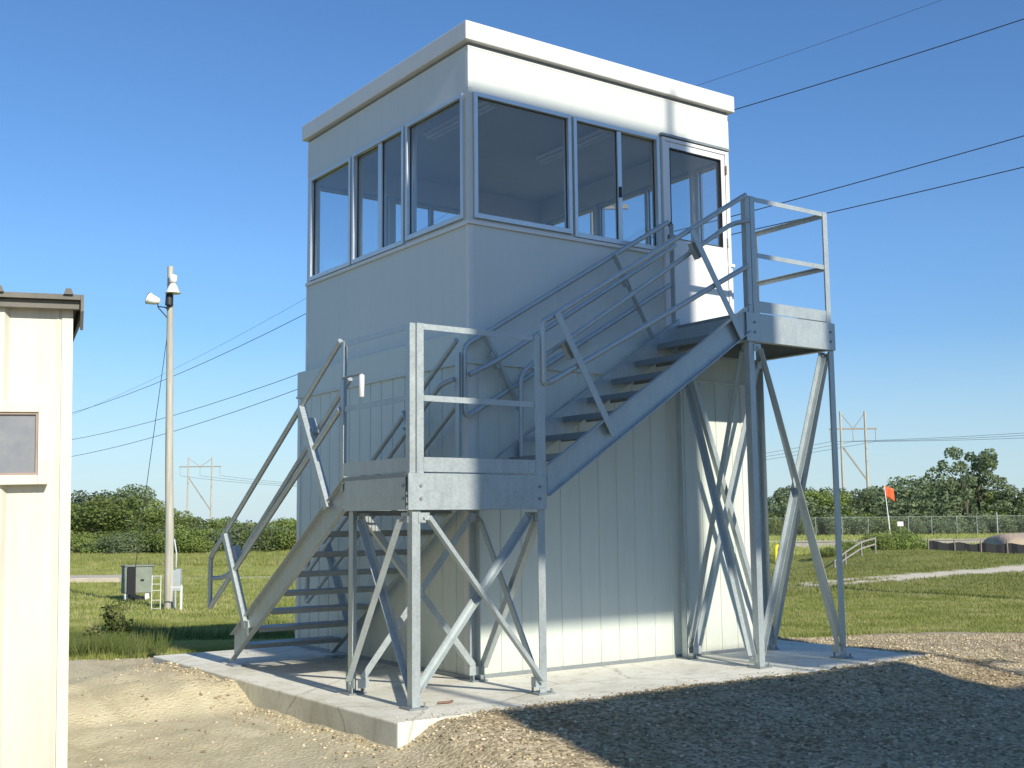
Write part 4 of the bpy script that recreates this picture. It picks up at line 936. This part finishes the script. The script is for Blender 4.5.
def panel(x0,x1,s0,s1):  # added screen, sized to the shadow outline on tower and pad
    b_=MB(); b_.box(x0,x1,YB-.3,YB,shz(s0)+.18,shz(s1)); bpart(b_,'shadow_screen','wall_paint')
    for x in (x0+.12,x1-.12):
        b_=MB(); b_.box(x-.04,x+.04,YB-.2,YB-.12,shz(-.885 if x<3.2 else -1.62)+.001,shz(s0)+.179); bpart(b_,'post','galvanised')
panel(bx0,bx1,.33,5.05)
panel(2.35,3.00,-.80,-.02)
panel(3.02,4.0,-.80,2.5)
b_=MB(); x=2.385+YB*math.tan(AZ); b_.tube([(x,YB-.15,shz(5.05)),(x,YB-.15,shz(5.42)+.1)],.04,8); bpart(b_,'mast','galvanised')
for z in (.25,.5):  # rails added to throw thin shadow lines on the ground
    b_=MB(); b_.bar((3.9,YB-.1,shz(-1.62)+z),(9,YB-.1,shz(-1.62)+z),.05,.05); bpart(b_,'shadow_rail','galvanised')
for i in range(3):
    for j in range(2): b_=MB(); b_.box(bx0+.6+i*1.2,bx0+1.3+i*1.2,YB+.002,YB+.02,1+j*2.6,2.3+j*2.6); bpart(b_,'window','shed_glass')
# ------------------------------------------------------------------ light
w=bpy.data.worlds.new('World'); S.world=w; w.use_nodes=True; t=w.node_tree; bgn=t.nodes['Background']
sky=t.nodes.new('ShaderNodeTexSky'); sky.sky_type='NISHITA'; sky.sun_disc=False
EL=math.atan(SUN_T); d_=Vector((-math.sin(AZ)*math.cos(EL),-math.cos(AZ)*math.cos(EL),math.sin(EL)))  # towards the sun
sky.sun_elevation=EL; sky.sun_rotation=math.atan2(d_.x,d_.y); sky.altitude=200; sky.air_density=1.0; sky.dust_density=.1; sky.ozone_density=2.5
hsv=N(t,'ShaderNodeHueSaturation'); hsv.inputs['Saturation'].default_value=1.12; t.links.new(sky.outputs[0],hsv.inputs['Color'])
tn=N(t,'ShaderNodeMix',data_type='RGBA',blend_type='MULTIPLY'); tn.inputs[0].default_value=1; tn.inputs[7].default_value=(.82,.98,1.15,1); t.links.new(hsv.outputs[0],tn.inputs[6])
tc=N(t,'ShaderNodeTexCoord'); sx=N(t,'ShaderNodeSeparateXYZ'); t.links.new(tc.outputs['Generated'],sx.inputs[0])
mrz=N(t,'ShaderNodeMapRange'); mrz.inputs[1].default_value=0; mrz.inputs[2].default_value=.22; mrz.inputs[3].default_value=.70; mrz.inputs[4].default_value=1; t.links.new(sx.outputs[2],mrz.inputs[0])
t2=N(t,'ShaderNodeVectorMath',operation='SCALE'); t.links.new(tn.outputs[2],t2.inputs[0]); t.links.new(mrz.outputs[0],t2.inputs['Scale'])
hz=N(t,'ShaderNodeMapRange'); hz.inputs[1].default_value=0; hz.inputs[2].default_value=.15; hz.inputs[3].default_value=.75; hz.inputs[4].default_value=0; t.links.new(sx.outputs[2],hz.inputs[0])
hm=N(t,'ShaderNodeMix',data_type='RGBA'); hm.inputs[7].default_value=(4.3,5.7,6.8,1); t.links.new(hz.outputs[0],hm.inputs[0]); t.links.new(t2.outputs[0],hm.inputs[6]); t.links.new(hm.outputs[2],bgn.inputs[0]); bgn.inputs[1].default_value=.115
sl=bpy.data.lights.new('sun','SUN'); sl.energy=5.0; sl.angle=R(.53); sl.color=(1,.93,.80); so_=bpy.data.objects.new('sun',sl); COL.objects.link(so_)
so_.rotation_euler=(-d_).to_track_quat('-Z','Y').to_euler(); so_.location=(0,-20,20)
S.view_settings.view_transform='Standard'; S.view_settings.look='None'; S.view_settings.gamma=1; S.view_settings.exposure=.2
S.cycles.max_bounces=8; S.cycles.transparent_max_bounces=16
